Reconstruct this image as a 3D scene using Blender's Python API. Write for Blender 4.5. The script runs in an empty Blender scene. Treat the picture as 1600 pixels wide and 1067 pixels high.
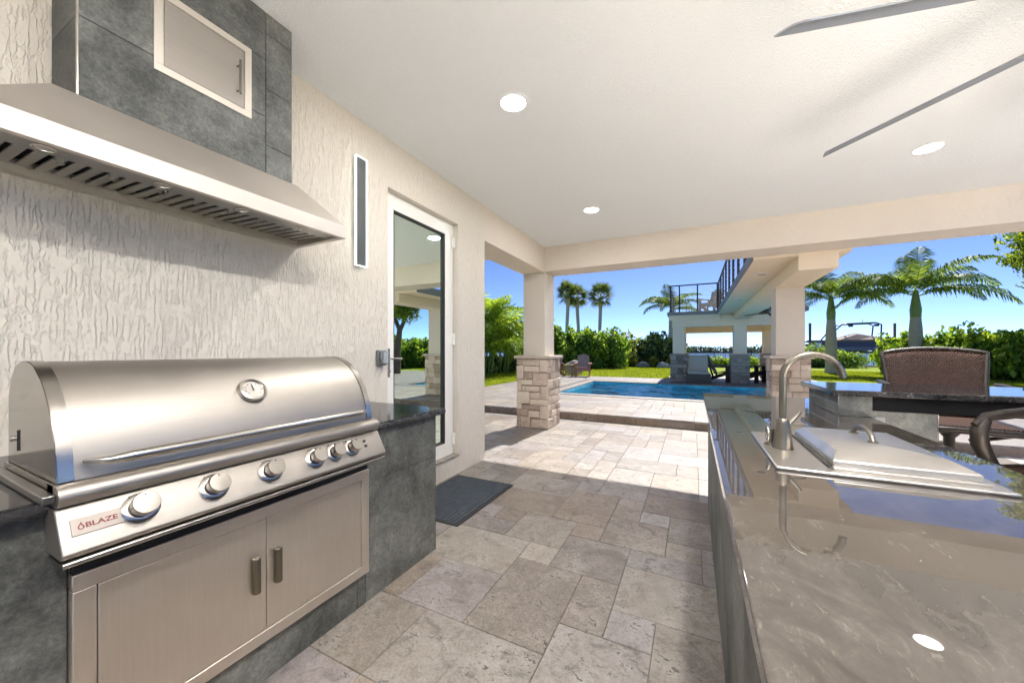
import bpy, bmesh, math, random
import numpy as np
from mathutils import Vector, Matrix, Euler
R = math.radians
random.seed(7); rng = np.random.default_rng(7)
sc = bpy.context.scene
COL = sc.collection

# ------------------------------------------------------------------ camera
CAM_H = 1.28
cam = bpy.data.cameras.new('camera'); camo = bpy.data.objects.new('camera', cam); COL.objects.link(camo)
cam.sensor_width = 36.0; cam.lens = 36.0 * 568 / 1600
cam.shift_y = 14.5 / 1600
cam.clip_start = 0.03; cam.clip_end = 4000
camo.location = (0, 0, CAM_H); camo.rotation_euler = (R(90), 0, math.atan(283 / 568))
sc.camera = camo

# ------------------------------------------------------------------ sky, sun, exposure
SUN_EL, SUN_AZ = R(46.5), R(6.0)          # azimuth measured from +Y towards +X
wd = bpy.data.worlds.new('World'); sc.world = wd; wd.use_nodes = True
wn = wd.node_tree.nodes; wl = wd.node_tree.links
for n in list(wn): wn.remove(n)
sky = wn.new('ShaderNodeTexSky'); sky.sky_type = 'NISHITA'; sky.sun_disc = False
sky.sun_elevation = SUN_EL; sky.sun_rotation = SUN_AZ
sky.air_density = 0.31; sky.dust_density = 0.1; sky.ozone_density = 2.0; sky.altitude = 0
bg = wn.new('ShaderNodeBackground'); bg.inputs['Strength'].default_value = 0.05
wo = wn.new('ShaderNodeOutputWorld')
wb = wn.new('ShaderNodeMix'); wb.data_type = 'RGBA'; wb.blend_type = 'MULTIPLY'; wb.inputs[0].default_value = 1.0; wb.inputs[7].default_value = (.92, 1.0, 1.16, 1)   # camera white balance
wl.new(sky.outputs[0], wb.inputs[6]); wl.new(wb.outputs[2], bg.inputs['Color']); wl.new(bg.outputs[0], wo.inputs['Surface'])
sl = bpy.data.lights.new('sun', 'SUN'); sl.energy = 2.0; sl.angle = R(0.53); sl.color = (1.0, 0.955, 0.89)
so = bpy.data.objects.new('sun', sl); COL.objects.link(so)
sdir = Vector((math.sin(SUN_AZ) * math.cos(SUN_EL), math.cos(SUN_AZ) * math.cos(SUN_EL), math.sin(SUN_EL)))
so.rotation_euler = sdir.to_track_quat('Z', 'Y').to_euler(); so.location = (2, 20, 25)
sc.view_settings.view_transform = 'Standard'; sc.view_settings.look = 'None'
sc.view_settings.exposure = 2.08; sc.view_settings.gamma = 1.0
sc.render.engine = 'CYCLES'
cy = sc.cycles
cy.max_bounces = 12; cy.diffuse_bounces = 7; cy.glossy_bounces = 6; cy.transmission_bounces = 6; cy.transparent_max_bounces = 12
cy.use_denoising = True; cy.sample_clamp_indirect = 6.0
LAMP_W = 17.0

# ------------------------------------------------------------------ node helpers
def new_mat(name):
    m = bpy.data.materials.new(name); m.use_nodes = True
    nt = m.node_tree; b = nt.nodes['Principled BSDF']
    return m, nt, b
class NT:
    def __init__(s, nt): s.nt = nt
    def n(s, t, **kw):
        x = s.nt.nodes.new(t)
        for k, v in kw.items():
            if k in x.bl_rna.properties and k not in ('inputs',): setattr(x, k, v)
        return x
    def l(s, a, b): s.nt.links.new(a, b)
    def coord(s, kind='pos', scale=(1, 1, 1)):
        if kind == 'pos': o = s.n('ShaderNodeNewGeometry').outputs['Position']
        else: o = s.n('ShaderNodeTexCoord').outputs['Object']
        mp = s.n('ShaderNodeMapping'); mp.inputs['Scale'].default_value = scale
        s.l(o, mp.inputs['Vector']); return mp.outputs[0]
    def noise(s, vec, scale, detail=4, rough=.55, dist=0):
        x = s.n('ShaderNodeTexNoise'); x.inputs['Scale'].default_value = scale; x.inputs['Detail'].default_value = detail
        x.inputs['Roughness'].default_value = rough; x.inputs['Distortion'].default_value = dist
        s.l(vec, x.inputs['Vector']); return x.outputs['Fac']
    def ramp(s, fac, stops):
        x = s.n('ShaderNodeValToRGB'); e = x.color_ramp.elements
        while len(e) < len(stops): e.new(0.5)
        for el, (p, c) in zip(e, stops):
            el.position = p; el.color = (c, c, c, 1) if not isinstance(c, tuple) else (*c, 1)
        s.l(fac, x.inputs[0]); return x.outputs[0]
    def math(s, op, a, b=None, c=None):
        x = s.n('ShaderNodeMath'); x.operation = op
        for i, v in enumerate((a, b, c)):
            if v is None: continue
            if isinstance(v, (int, float)): x.inputs[i].default_value = v
            else: s.l(v, x.inputs[i])
        return x.outputs[0]
    def mix(s, fac, a, b, mode='MIX'):
        x = s.n('ShaderNodeMix'); x.data_type = 'RGBA'; x.blend_type = mode
        for inp, v in ((x.inputs[0], fac), (x.inputs[6], a), (x.inputs[7], b)):
            if isinstance(v, (int, float)): inp.default_value = v
            elif isinstance(v, tuple): inp.default_value = (*v, 1)
            else: s.l(v, inp)
        return x.outputs[2]
    def bump(s, h, strength, dist, normal=None):
        x = s.n('ShaderNodeBump'); x.inputs['Strength'].default_value = strength; x.inputs['Distance'].default_value = dist
        s.l(h, x.inputs['Height'])
        if normal is not None: s.l(normal, x.inputs['Normal'])
        return x.outputs[0]
def simple(name, col, rough=.5, metal=0., spec=.5, noise=0.0, nscale=8., bump=0.):
    m, nt, b = new_mat(name); k = NT(nt)
    b.inputs['Roughness'].default_value = rough; b.inputs['Metallic'].default_value = metal
    b.inputs['Specular IOR Level'].default_value = spec
    b.inputs['Base Color'].default_value = (*col, 1)
    if noise or bump:
        f = k.noise(k.coord('pos'), nscale, 5, .6)
        if noise:
            c = k.mix(f, tuple(x * (1 - noise) for x in col), tuple(min(1, x * (1 + noise)) for x in col))
            k.l(c, b.inputs['Base Color'])
        if bump: k.l(k.bump(f, .5, bump), b.inputs['Normal'])
    return m
M = {}
# --- stucco, coarse vertical skip-trowel texture
def stucco(name, col, scale, amp, dens):
    """trowelled stucco: flat plateaus broken by thin wandering vertical crevices and small pits"""
    m, nt, b = new_mat(name); k = NT(nt)
    v = k.coord('pos')
    wn_ = k.n('ShaderNodeTexNoise'); wn_.inputs['Scale'].default_value = scale * .6; wn_.inputs['Detail'].default_value = 4; wn_.inputs['Roughness'].default_value = .62
    k.l(v, wn_.inputs['Vector'])
    dv = k.n('ShaderNodeVectorMath'); dv.operation = 'MULTIPLY_ADD'; k.l(wn_.outputs['Color'], dv.inputs[0]); dv.inputs[1].default_value = (1.0 / scale, 1.0 / scale, 3.0 / scale); k.l(v, dv.inputs[2])
    mp = k.n('ShaderNodeMapping'); mp.inputs['Scale'].default_value = (1, 1, .11); k.l(dv.outputs[0], mp.inputs['Vector'])
    vo = k.n('ShaderNodeTexVoronoi'); vo.feature = 'DISTANCE_TO_EDGE'; vo.inputs['Scale'].default_value = scale; k.l(mp.outputs[0], vo.inputs['Vector'])
    crack = k.ramp(vo.outputs['Distance'], [(0., 0.), (.12, 1.)])
    brk = k.ramp(k.noise(k.coord('pos', (1, 1, .4)), scale * .5, 4, .6), [(.5 - dens, 0.), (.5 + .10 - dens, 1.)])
    mp2 = k.n('ShaderNodeMapping'); mp2.inputs['Scale'].default_value = (1, 1, .22); k.l(dv.outputs[0], mp2.inputs['Vector'])
    vo2 = k.n('ShaderNodeTexVoronoi'); vo2.feature = 'DISTANCE_TO_EDGE'; vo2.inputs['Scale'].default_value = scale * 1.6; k.l(mp2.outputs[0], vo2.inputs['Vector'])
    crack2 = k.ramp(vo2.outputs['Distance'], [(0., 0.), (.13, 1.)])
    brk2 = k.ramp(k.noise(v, scale * .4, 4, .65), [(.50, 0.), (.60, 1.)])
    g1 = k.math('SUBTRACT', 1., k.math('MULTIPLY', k.math('SUBTRACT', 1., crack), brk))
    g2 = k.math('SUBTRACT', 1., k.math('MULTIPLY', k.math('SUBTRACT', 1., crack2), brk2))
    fine = k.noise(v, 170, 3, .6); und = k.noise(k.coord('pos', (1, 1, .5)), scale * .3, 3, .5)
    h = k.math('ADD', k.math('ADD', k.math('MULTIPLY', g1, .9), k.math('MULTIPLY', g2, .45)), k.math('ADD', k.math('MULTIPLY', fine, .22), k.math('MULTIPLY', und, .5)))
    k.l(k.bump(h, 1.0, amp), b.inputs['Normal'])
    var = k.noise(v, 1.3, 4, .6)
    c = k.mix(var, tuple(x * .94 for x in col), tuple(x * 1.04 for x in col))
    k.l(c, b.inputs['Base Color']); b.inputs['Roughness'].default_value = .88
    b.inputs['Specular IOR Level'].default_value = .2
    return m
M['wall'] = stucco('stucco_coarse', (.70, .64, .56), 60, .0036, .075)
M['stucco'] = stucco('stucco_fine', (.71, .635, .55), 60, .0016, .0)
M['stucco_far'] = stucco('stucco_grey', (.84, .71, .56), 55, .0012, -.02)
# --- ceiling
m, nt, b = new_mat('ceiling_plaster'); k = NT(nt)
f = k.noise(k.coord('pos'), 95, 4, .7); b.inputs['Base Color'].default_value = (.885, .905, .92, 1)
k.l(k.bump(k.ramp(f, [(.35, 0.), (.65, 1.)]), .8, .006), b.inputs['Normal']); b.inputs['Roughness'].default_value = .9; M['ceiling'] = m
# --- brushed steel
def steel(name, col, rough, axis=(1, 1, 1), aniso=.0, amp=.06):
    m, nt, b = new_mat(name); k = NT(nt)
    b.inputs['Metallic'].default_value = 1.0
    f = k.noise(k.coord('pos', axis), 60, 4, .7)
    sm = k.noise(k.coord('pos'), 5, 4, .65, .4)
    rr = k.math('ADD', k.math('MULTIPLY', f, amp), k.math('ADD', k.math('MULTIPLY', sm, .16), rough - .11))
    k.l(rr, b.inputs['Roughness'])
    st = k.noise(k.coord('pos', tuple(max(a_, .6) for a_ in axis)), 9, 5, .7)
    c = k.mix(k.math('ADD', k.math('MULTIPLY', sm, .5), k.math('MULTIPLY', st, .5)), tuple(x * .80 for x in col), tuple(min(1, x * 1.12) for x in col))
    k.l(c, b.inputs['Base Color'])
    k.l(k.bump(k.math('ADD', f, k.math('MULTIPLY', sm, 3.)), .10, .0009), b.inputs['Normal'])
    b.inputs['Anisotropic'].default_value = aniso
    return m
M['steel'] = steel('brushed_steel', (.43, .395, .355), .48, (14, .35, 14))  # base darkened against the bright reflections on the lid
M['steel_v'] = steel('lightened_steel_vertical', (.80, .735, .66), .46, (14, 14, .35))  # same metal, lightened to make up for dim light on the doors
M['steel_hood'] = steel('lightened_hood_steel', (.64, .59, .535), .54, (14, .35, 14))  # same metal, colour raised because the hood receives little light
M['steel_polish'] = steel('polished_steel', (.52, .49, .45), .24, (1, 1, 1))
M['steel_side'] = steel('darkened_mirror_steel', (.30, .28, .25), .13, (1, 1, 1), amp=.02)  # base darkened in place of a dark reflection
M['steel_satin'] = steel('satin_nickel', (.24, .215, .175), .34, (8, 8, .4))
M['steel_white'] = steel('sink_steel', (.60, .57, .53), .38, (.5, 14, 14))
M['steel_dark'] = steel('hood_inner_steel', (.34, .325, .30), .30, (14, .5, 14))
M['black'] = simple('black_void', (.006, .006, .007), .6)
M['blackmetal'] = simple('black_powder_coat', (.011, .011, .012), .42)
M['bronze'] = simple('bronze_cast_aluminium', (.030, .023, .018), .38, .3, noise=.35, nscale=30, bump=.001)
M['plastic_grey'] = simple('grey_outlet_plastic', (.16, .17, .17), .35, noise=.2)
M['clearplastic'] = simple('clear_cover_plastic', (.35, .38, .40), .12, noise=.2)
M['white_frame'] = simple('white_aluminium', (.80, .78, .74), .35)
M['cable'] = simple('dull_cable', (.22, .22, .22), .6, .2)
M['rubber'] = simple('dark_gasket', (.02, .02, .02), .6)
M['fan_blade'] = simple('fan_blade_grey', (.17, .185, .21), .4, .1)
M['red_print'] = simple('red_print', (.16, .012, .010), .5)
M['dark_print'] = simple('dark_print', (.05, .04, .04), .5)
M['badge'] = simple('badge_plate', (.42, .36, .31), .5, 0.)
# --- slate look porcelain
m, nt, b = new_mat('slate_porcelain'); k = NT(nt)
oi = k.n('ShaderNodeObjectInfo')
v = k.coord('pos')
n1 = k.noise(v, 2.6, 6, .62, .6); n2 = k.noise(v, 14, 5, .7, .3); n3 = k.noise(k.coord('pos', (1, 1, 3)), 60, 3, .7)
f = k.math('ADD', k.math('MULTIPLY', n1, .62), k.math('ADD', k.math('MULTIPLY', n2, .30), k.math('ADD', k.math('MULTIPLY', oi.outputs['Random'], .06), k.math('MULTIPLY', k.math('SUBTRACT', k.noise(v, 70, 5, .8), .5), .40))))
c = k.ramp(f, [(.36, (.038, .040, .038)), (.47, (.092, .095, .088)), (.57, (.16, .162, .15)), (.70, (.29, .288, .266))])
k.l(c, b.inputs['Base Color']); k.l(k.ramp(n2, [(.3, .52), (.7, .72)]), b.inputs['Roughness'])
k.l(k.bump(k.math('ADD', n2, k.math('MULTIPLY', n3, .5)), .25, .002), b.inputs['Normal']); M['slate'] = m
# --- black granite
m, nt, b = new_mat('black_granite'); k = NT(nt)
v = k.coord('pos'); n1 = k.noise(v, 26, 6, .75, 1.2); n2 = k.noise(v, 120, 3, .6)
c = k.ramp(n1, [(.42, (.008, .008, .009)), (.56, (.022, .021, .022)), (.66, (.11, .10, .10)), (.8, (.25, .23, .22))])
k.l(c, b.inputs['Base Color']); b.inputs['Roughness'].default_value = .10; M['granite'] = m
m, nt, b = new_mat('granite_rock_edge'); k = NT(nt)
v = k.coord('pos'); n1 = k.noise(v, 40, 6, .75, .8)
k.l(k.ramp(n1, [(.4, (.012, .012, .013)), (.6, (.05, .048, .048)), (.8, (.30, .28, .27))]), b.inputs['Base Color'])
k.l(k.bump(n1, .9, .012), b.inputs['Normal']); b.inputs['Roughness'].default_value = .28; M['granite_edge'] = m
# --- grey brown quartzite
m, nt, b = new_mat('grey_quartzite'); k = NT(nt)
v = k.coord('pos', (1, .55, 1)); n1 = k.noise(v, 2.2, 6, .6, 1.4); n2 = k.noise(v, 11, 6, .7, 1.6); n3 = k.noise(k.coord('pos', (1, .45, 1)), 24, 4, .6, 2.5)
vein = k.ramp(k.math('ABSOLUTE', k.math('SUBTRACT', n3, .52)), [(0., 1.), (.022, 0.)])
vmask = k.ramp(n2, [(.54, 0.), (.66, 1.)])
base = k.ramp(k.math('ADD', k.math('MULTIPLY', n1, .55), k.math('MULTIPLY', n2, .45)), [(.32, (.040, .034, .029)), (.5, (.070, .060, .050)), (.66, (.112, .099, .086))])
c = k.mix(k.math('MULTIPLY', k.math('MULTIPLY', vein, vmask), .20), base, (.30, .29, .28))
fk = k.ramp(k.noise(k.coord('pos', (1, .35, 1)), 75, 3, .6, 1.0), [(.63, 0.), (.70, 1.)])
c = k.mix(k.math('MULTIPLY', k.math('MULTIPLY', fk, k.ramp(n1, [(.42, 0.), (.62, 1.)])), .35), c, (.33, .30, .27))
k.l(c, b.inputs['Base Color']); b.inputs['Roughness'].default_value = .035; b.inputs['IOR'].default_value = 1.62
k.l(k.ramp(n2, [(.3, .008), (.7, .03)]), b.inputs['Roughness']); M['quartz'] = m
# --- travertine (colour by piece, pits, cloudy)
def travertine(name, lo, mid, hi, pits=1.0):
    m, nt, b = new_mat(name); k = NT(nt)
    oi = k.n('ShaderNodeObjectInfo')
    off = k.n('ShaderNodeVectorMath'); off.operation = 'MULTIPLY_ADD'
    cv = k.n('ShaderNodeCombineXYZ')
    for i in range(3): k.l(oi.outputs['Random'], cv.inputs[i])
    k.l(cv.outputs[0], off.inputs[0]); off.inputs[1].default_value = (37, 53, 11); k.l(k.coord('pos'), off.inputs[2])
    v = off.outputs[0]
    n1 = k.noise(v, 3.4, 6, .66, .8); n2 = k.noise(v, 17, 7, .78, .5); n3 = k.noise(v, 80, 5, .8)
    pv = k.n('ShaderNodeMapping'); k.l(v, pv.inputs[0]); pv.inputs['Scale'].default_value = (1, 1.8, 1)
    n4 = k.noise(pv.outputs[0], 34, 5, .6, 1.0)
    pit = k.math('MULTIPLY', k.ramp(n4, [(.59, 0.), (.65, 1.)]), k.ramp(n1, [(.43, 0.), (.58, 1.)]))
    f = k.math('ADD', k.math('MULTIPLY', n1, .5), k.math('ADD', k.math('MULTIPLY', n2, .34), k.math('MULTIPLY', k.math('SUBTRACT', oi.outputs['Random'], .5), .16)))
    f = k.math('ADD', f, k.math('ADD', .06, k.math('MULTIPLY', k.math('SUBTRACT', n3, .5), .50)))
    c = k.ramp(f, [(.33, lo), (.50, mid), (.68, hi)])
    # warm / violet tint by piece
    tint = k.ramp(k.math('FRACT', k.math('MULTIPLY', oi.outputs['Random'], 7.31)), [(0., (1.07, .98, .88)), (.35, (1.02, 1., .97)), (.7, (1., 1., 1.)), (1., (.95, .94, 1.03))])
    c = k.mix(1.0, c, tint, 'MULTIPLY')
    stain = k.ramp(k.noise(v, 6.5, 5, .75, 1.2), [(.52, 0.), (.70, 1.)])
    c = k.mix(k.math('MULTIPLY', stain, .70), c, tuple(x * .52 for x in lo))
    c = k.mix(k.math('MULTIPLY', pit, .8 * pits), c, tuple(x * .30 for x in lo))
    k.l(c, b.inputs['Base Color'])
    k.l(k.ramp(n2, [(.3, .38), (.7, .62)]), b.inputs['Roughness']); b.inputs['Specular IOR Level'].default_value = .4
    h = k.math('SUBTRACT', k.math('MULTIPLY', n3, .15), pit)
    k.l(k.bump(h, .8, .005), b.inputs['Normal'])
    return m
M['trav'] = travertine('travertine_silver', (.150, .124, .104), (.262, .235, .209), (.375, .343, .310))
M['trav_deck'] = travertine('travertine_deck', (.20, .167, .14), (.29, .253, .218), (.37, .335, .295), .6)
M['trav_riser'] = travertine('travertine_riser', (.17, .125, .095), (.28, .215, .17), (.40, .33, .27))
M['grout'] = simple('sand_joint', (.15, .135, .12), .95, noise=.25, nscale=60)
# --- stone veneer
def veneer(name, lo, mid, hi):
    m, nt, b = new_mat(name); k = NT(nt)
    oi = k.n('ShaderNodeObjectInfo'); v = k.coord('pos')
    n1 = k.noise(v, 12, 6, .7, .5); n2 = k.noise(v, 60, 5, .7)
    f = k.math('ADD', k.math('MULTIPLY', n1, .45), k.math('ADD', k.math('MULTIPLY', oi.outputs['Random'], .42), k.math('MULTIPLY', n2, .2)))
    k.l(k.ramp(f, [(.26, tuple(x * .8 for x in lo)), (.36, lo), (.50, mid), (.74, hi)]), b.inputs['Base Color'])
    k.l(k.bump(k.math('ADD', n1, k.math('MULTIPLY', n2, .5)), .6, .010), b.inputs['Normal']); b.inputs['Roughness'].default_value = .85
    return m
M['stone'] = veneer('cream_stone_veneer', (.42, .32, .25), (.60, .49, .39), (.68, .585, .48))
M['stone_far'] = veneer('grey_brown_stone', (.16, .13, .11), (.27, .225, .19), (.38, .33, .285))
M['stone_gap'] = simple('stone_joint', (.27, .235, .20), .95)
M['cap'] = veneer('stone_cap', (.48, .41, .34), (.56, .49, .41), (.63, .56, .48))
M['rock'] = veneer('boulder', (.24, .225, .21), (.38, .36, .34), (.55, .53, .50))
# --- vegetation
def leaf(name, c0, c1, c2, trans=.35, rough=.45):
    m, nt, b = new_mat(name); k = NT(nt)
    g = k.n('ShaderNodeNewGeometry'); v = k.coord('pos'); n1 = k.noise(v, 1.1, 3, .6)
    f = k.math('ADD', k.math('MULTIPLY', g.outputs['Random Per Island'], .6), k.math('MULTIPLY', n1, .45))
    c = k.ramp(f, [(.12, tuple(x * .6 for x in c0)), (.32, c0), (.55, c1), (.80, c2), (.97, (c2[0] * 1.35, c2[1] * 1.05, c2[2]))])
    k.l(c, b.inputs['Base Color']); b.inputs['Roughness'].default_value = rough; b.inputs['Specular IOR Level'].default_value = .16
    tr = k.n('ShaderNodeBsdfTranslucent'); tc = k.mix(1., c, (1.8, 1.6, .6), 'MULTIPLY'); k.l(tc, tr.inputs['Color'])
    mx = k.n('ShaderNodeMixShader'); mx.inputs[0].default_value = trans
    out = nt.nodes['Material Output']
    k.l(b.outputs[0], mx.inputs[1]); k.l(tr.outputs[0], mx.inputs[2]); k.l(mx.outputs[0], out.inputs['Surface'])
    return m
M['leaf_hedge'] = leaf('hedge_leaf', (0.07, 0.15, 0.035), (0.19, 0.33, 0.08), (0.36, 0.5, 0.15), 0.5)
M['leaf_lime'] = leaf('lime_hedge_leaf', (0.09, 0.18, 0.03), (0.22, 0.36, 0.06), (0.42, 0.54, 0.12), 0.5)
M['leaf_dark'] = leaf('dark_shrub_leaf', (0.05, 0.1, 0.045), (0.13, 0.21, 0.095), (0.28, 0.36, 0.17), 0.45)
M['leaf_yellow'] = leaf('yellow_shrub_leaf', (0.09, 0.13, 0.025), (0.22, 0.27, 0.05), (0.42, 0.42, 0.1), 0.45)
M['leaf_palm'] = leaf('palm_leaflet', (.06, .11, .035), (.13, .22, .06), (.26, .36, .11), .45)
M['leaf_areca'] = leaf('areca_leaflet', (0.094, 0.188, 0.037), (0.206, 0.338, 0.056), (0.488, 0.562, 0.112), 0.5)
M['leaf_sabal'] = leaf('sabal_leaf', (.06, .10, .04), (.13, .19, .07), (.24, .30, .13), .4)
M['leaf_oak'] = leaf('broadleaf', (0.07, 0.126, 0.017), (0.168, 0.266, 0.035), (0.364, 0.448, 0.07), 0.5)
M['leaf_far'] = leaf('far_foliage', (0.065, 0.111, 0.065), (0.104, 0.15, 0.085), (0.156, 0.195, 0.111), 0.2)
M['grass'] = leaf('lawn_blade', (0.14, 0.2, 0.02), (0.24, 0.32, 0.03), (0.36, 0.42, 0.06), 0.4, .6)
m, nt, b = new_mat('lawn_turf'); k = NT(nt)
v = k.coord('pos'); n1 = k.noise(v, 1.2, 4, .6); n2 = k.noise(v, 40, 4, .7)
k.l(k.ramp(k.math('ADD', k.math('MULTIPLY', n1, .5), k.math('MULTIPLY', n2, .5)), [(.3, (.16, .22, .02)), (.5, (.25, .32, .03)), (.7, (.36, .42, .06))]), b.inputs['Base Color'])
k.l(k.bump(n2, .8, .03), b.inputs['Normal']); b.inputs['Roughness'].default_value = .9; b.inputs['Specular IOR Level'].default_value = .1; M['turf'] = m
M['leaf_dead'] = leaf('dead_frond', (.16, .11, .06), (.26, .19, .11), (.36, .28, .17), .2)
M['bark'] = simple('palm_bark', (.42, .385, .34), .9, noise=.3, nscale=14, bump=.02)
M['bark_brown'] = simple('brown_bark', (.14, .11, .085), .9, noise=.4, nscale=18, bump=.03)
M['crownshaft'] = simple('green_crownshaft', (.17, .24, .06), .45, noise=.25, nscale=5)
M['mulch'] = simple('mulch', (.09, .065, .05), .95, noise=.5, nscale=20, bump=.03)
# --- water
def water(name, tint, scale, amp, rough=.02, body=None):
    m, nt, b = new_mat(name); k = NT(nt)
    nt.nodes.remove(b)
    v = k.coord('pos'); n1 = k.noise(v, scale, 3, .55, .5); n2 = k.noise(v, scale * 3.1, 3, .6)
    nr = k.bump(k.math('ADD', n1, k.math('MULTIPLY', n2, .35)), 1.0, amp)
    gl = k.n('ShaderNodeBsdfGlossy'); gl.inputs['Roughness'].default_value = rough; k.l(nr, gl.inputs['Normal'])
    fr = k.n('ShaderNodeFresnel'); fr.inputs['IOR'].default_value = 1.33; k.l(nr, fr.inputs['Normal'])
    if body is None:
        tp = k.n('ShaderNodeBsdfTransparent'); tp.inputs['Color'].default_value = (*tint, 1)
    else:
        tp = k.n('ShaderNodeBsdfDiffuse'); tp.inputs['Color'].default_value = (*body, 1)
    mx = k.n('ShaderNodeMixShader'); k.l(fr.outputs[0], mx.inputs[0]); k.l(tp.outputs[0], mx.inputs[1]); k.l(gl.outputs[0], mx.inputs[2])
    k.l(mx.outputs[0], nt.nodes['Material Output'].inputs['Surface'])
    return m
M['pool_water'] = water('pool_water', (.66, .91, .95), 6., .006)
M['bay'] = water('bay_water', None, .8, .25, .06, (.05, .09, .14))
m, nt, b = new_mat('pool_plaster'); k = NT(nt); n1 = k.noise(k.coord('pos'), 9, 4, .6, .8)
k.l(k.ramp(n1, [(.3, (.03, .42, .60)), (.7, (.10, .62, .78))]), b.inputs['Base Color']); M['pool'] = m
# --- furniture
M['teak'] = simple('reddish_brown_wood', (.36, .17, .12), .6, noise=.35, nscale=20)
M['teak_grey'] = simple('weathered_wood_slats', (.40, .31, .28), .65, noise=.3, nscale=20)
M['tan_wood'] = simple('yellow_tan_wood', (.32, .25, .09), .6, noise=.3)
M['tan_chair'] = simple('tan_resin', (.50, .42, .33), .6, noise=.15)
M['black_resin'] = simple('dark_brown_resin', (.022, .017, .015), .5, noise=.3)
M['cushion'] = simple('beige_cushion', (.46, .42, .36), .9, noise=.12, nscale=60, bump=.002)
M['wicker_dark'] = simple('dark_wicker', (.10, .078, .062), .75, noise=.5, nscale=90, bump=.004)
m, nt, b = new_mat('woven_sling'); k = NT(nt); oi = k.n('ShaderNodeTexCoord')
def wave(ax, s):
    mp = k.n('ShaderNodeSeparateXYZ'); k.l(oi.outputs['Object'], mp.inputs[0])
    return k.math('SINE', k.math('MULTIPLY', mp.outputs[ax], s))
w1 = wave(0, 330.); w2 = wave(2, 330.); ww = k.math('MULTIPLY', w1, w2)
nz = k.noise(k.coord('obj'), 30, 3, .6)
k.l(k.mix(k.math('ADD', k.math('MULTIPLY', ww, .4), k.math('ADD', .1, k.math('MULTIPLY', nz, .6))), (.007, .004, .0035), (.075, .034, .021)), b.inputs['Base Color'])
k.l(k.bump(ww, 1., .004), b.inputs['Normal']); b.inputs['Roughness'].default_value = .75; b.inputs['Specular IOR Level'].default_value = .15; M['sling'] = m
M['navy'] = simple('navy_hull', (.06, .10, .20), .25)
M['hull_white'] = simple('white_gelcoat', (.70, .70, .70), .25)
M['canvas'] = simple('brown_canvas', (.42, .32, .26), .85, noise=.15)
M['pile'] = simple('dock_pile', (.16, .14, .12), .9, noise=.3)
M['tower'] = simple('dark_tower_tube', (.06, .075, .09), .3, .6)
# --- door mat
m, nt, b = new_mat('mat_fibre'); k = NT(nt); n1 = k.noise(k.coord('pos'), 320, 3, .7); n2 = k.noise(k.coord('pos'), 16, 3, .6)
k.l(k.ramp(k.math('ADD', k.math('MULTIPLY', n1, .7), k.math('MULTIPLY', n2, .3)), [(.35, (.022, .028, .040)), (.6, (.08, .095, .115)), (.75, (.15, .165, .18))]), b.inputs['Base Color'])
k.l(k.bump(n1, .8, .003), b.inputs['Normal']); b.inputs['Roughness'].default_value = .95; M['mat'] = m
# --- coated door glass
m, nt, b = new_mat('coated_glass'); k = NT(nt); nt.nodes.remove(b)
gl = k.n('ShaderNodeBsdfGlossy'); gl.inputs['Roughness'].default_value = 0.0; gl.inputs['Color'].default_value = (.84, .97, .89, 1)
tp = k.n('ShaderNodeBsdfTransparent'); tp.inputs['Color'].default_value = (.42, .50, .46, 1)
mx = k.n('ShaderNodeMixShader'); mx.inputs[0].default_value = .84
k.l(tp.outputs[0], mx.inputs[1]); k.l(gl.outputs[0], mx.inputs[2]); k.l(mx.outputs[0], nt.nodes['Material Output'].inputs['Surface']); M['glass'] = m
m, nt, b = new_mat('clear_glass'); b.inputs['Roughness'].default_value = .02; b.inputs['Base Color'].default_value = (.9, .9, .88, 1)
b.inputs['Coat Weight'].default_value = .5; M['dialface'] = m
def emit(name, col, s):
    m, nt, b = new_mat(name); b.inputs['Emission Color'].default_value = (*col, 1); b.inputs['Emission Strength'].default_value = s
    b.inputs['Base Color'].default_value = (.8, .8, .8, 1); return m
M['lamp'] = emit('lamp_lens', (1., .96, .88), 5.0)
M['led'] = emit('led_strip', (.86, 1., .93), .45)
M['lampoff'] = simple('lamp_lens_off', (.45, .42, .38), .2)

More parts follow.
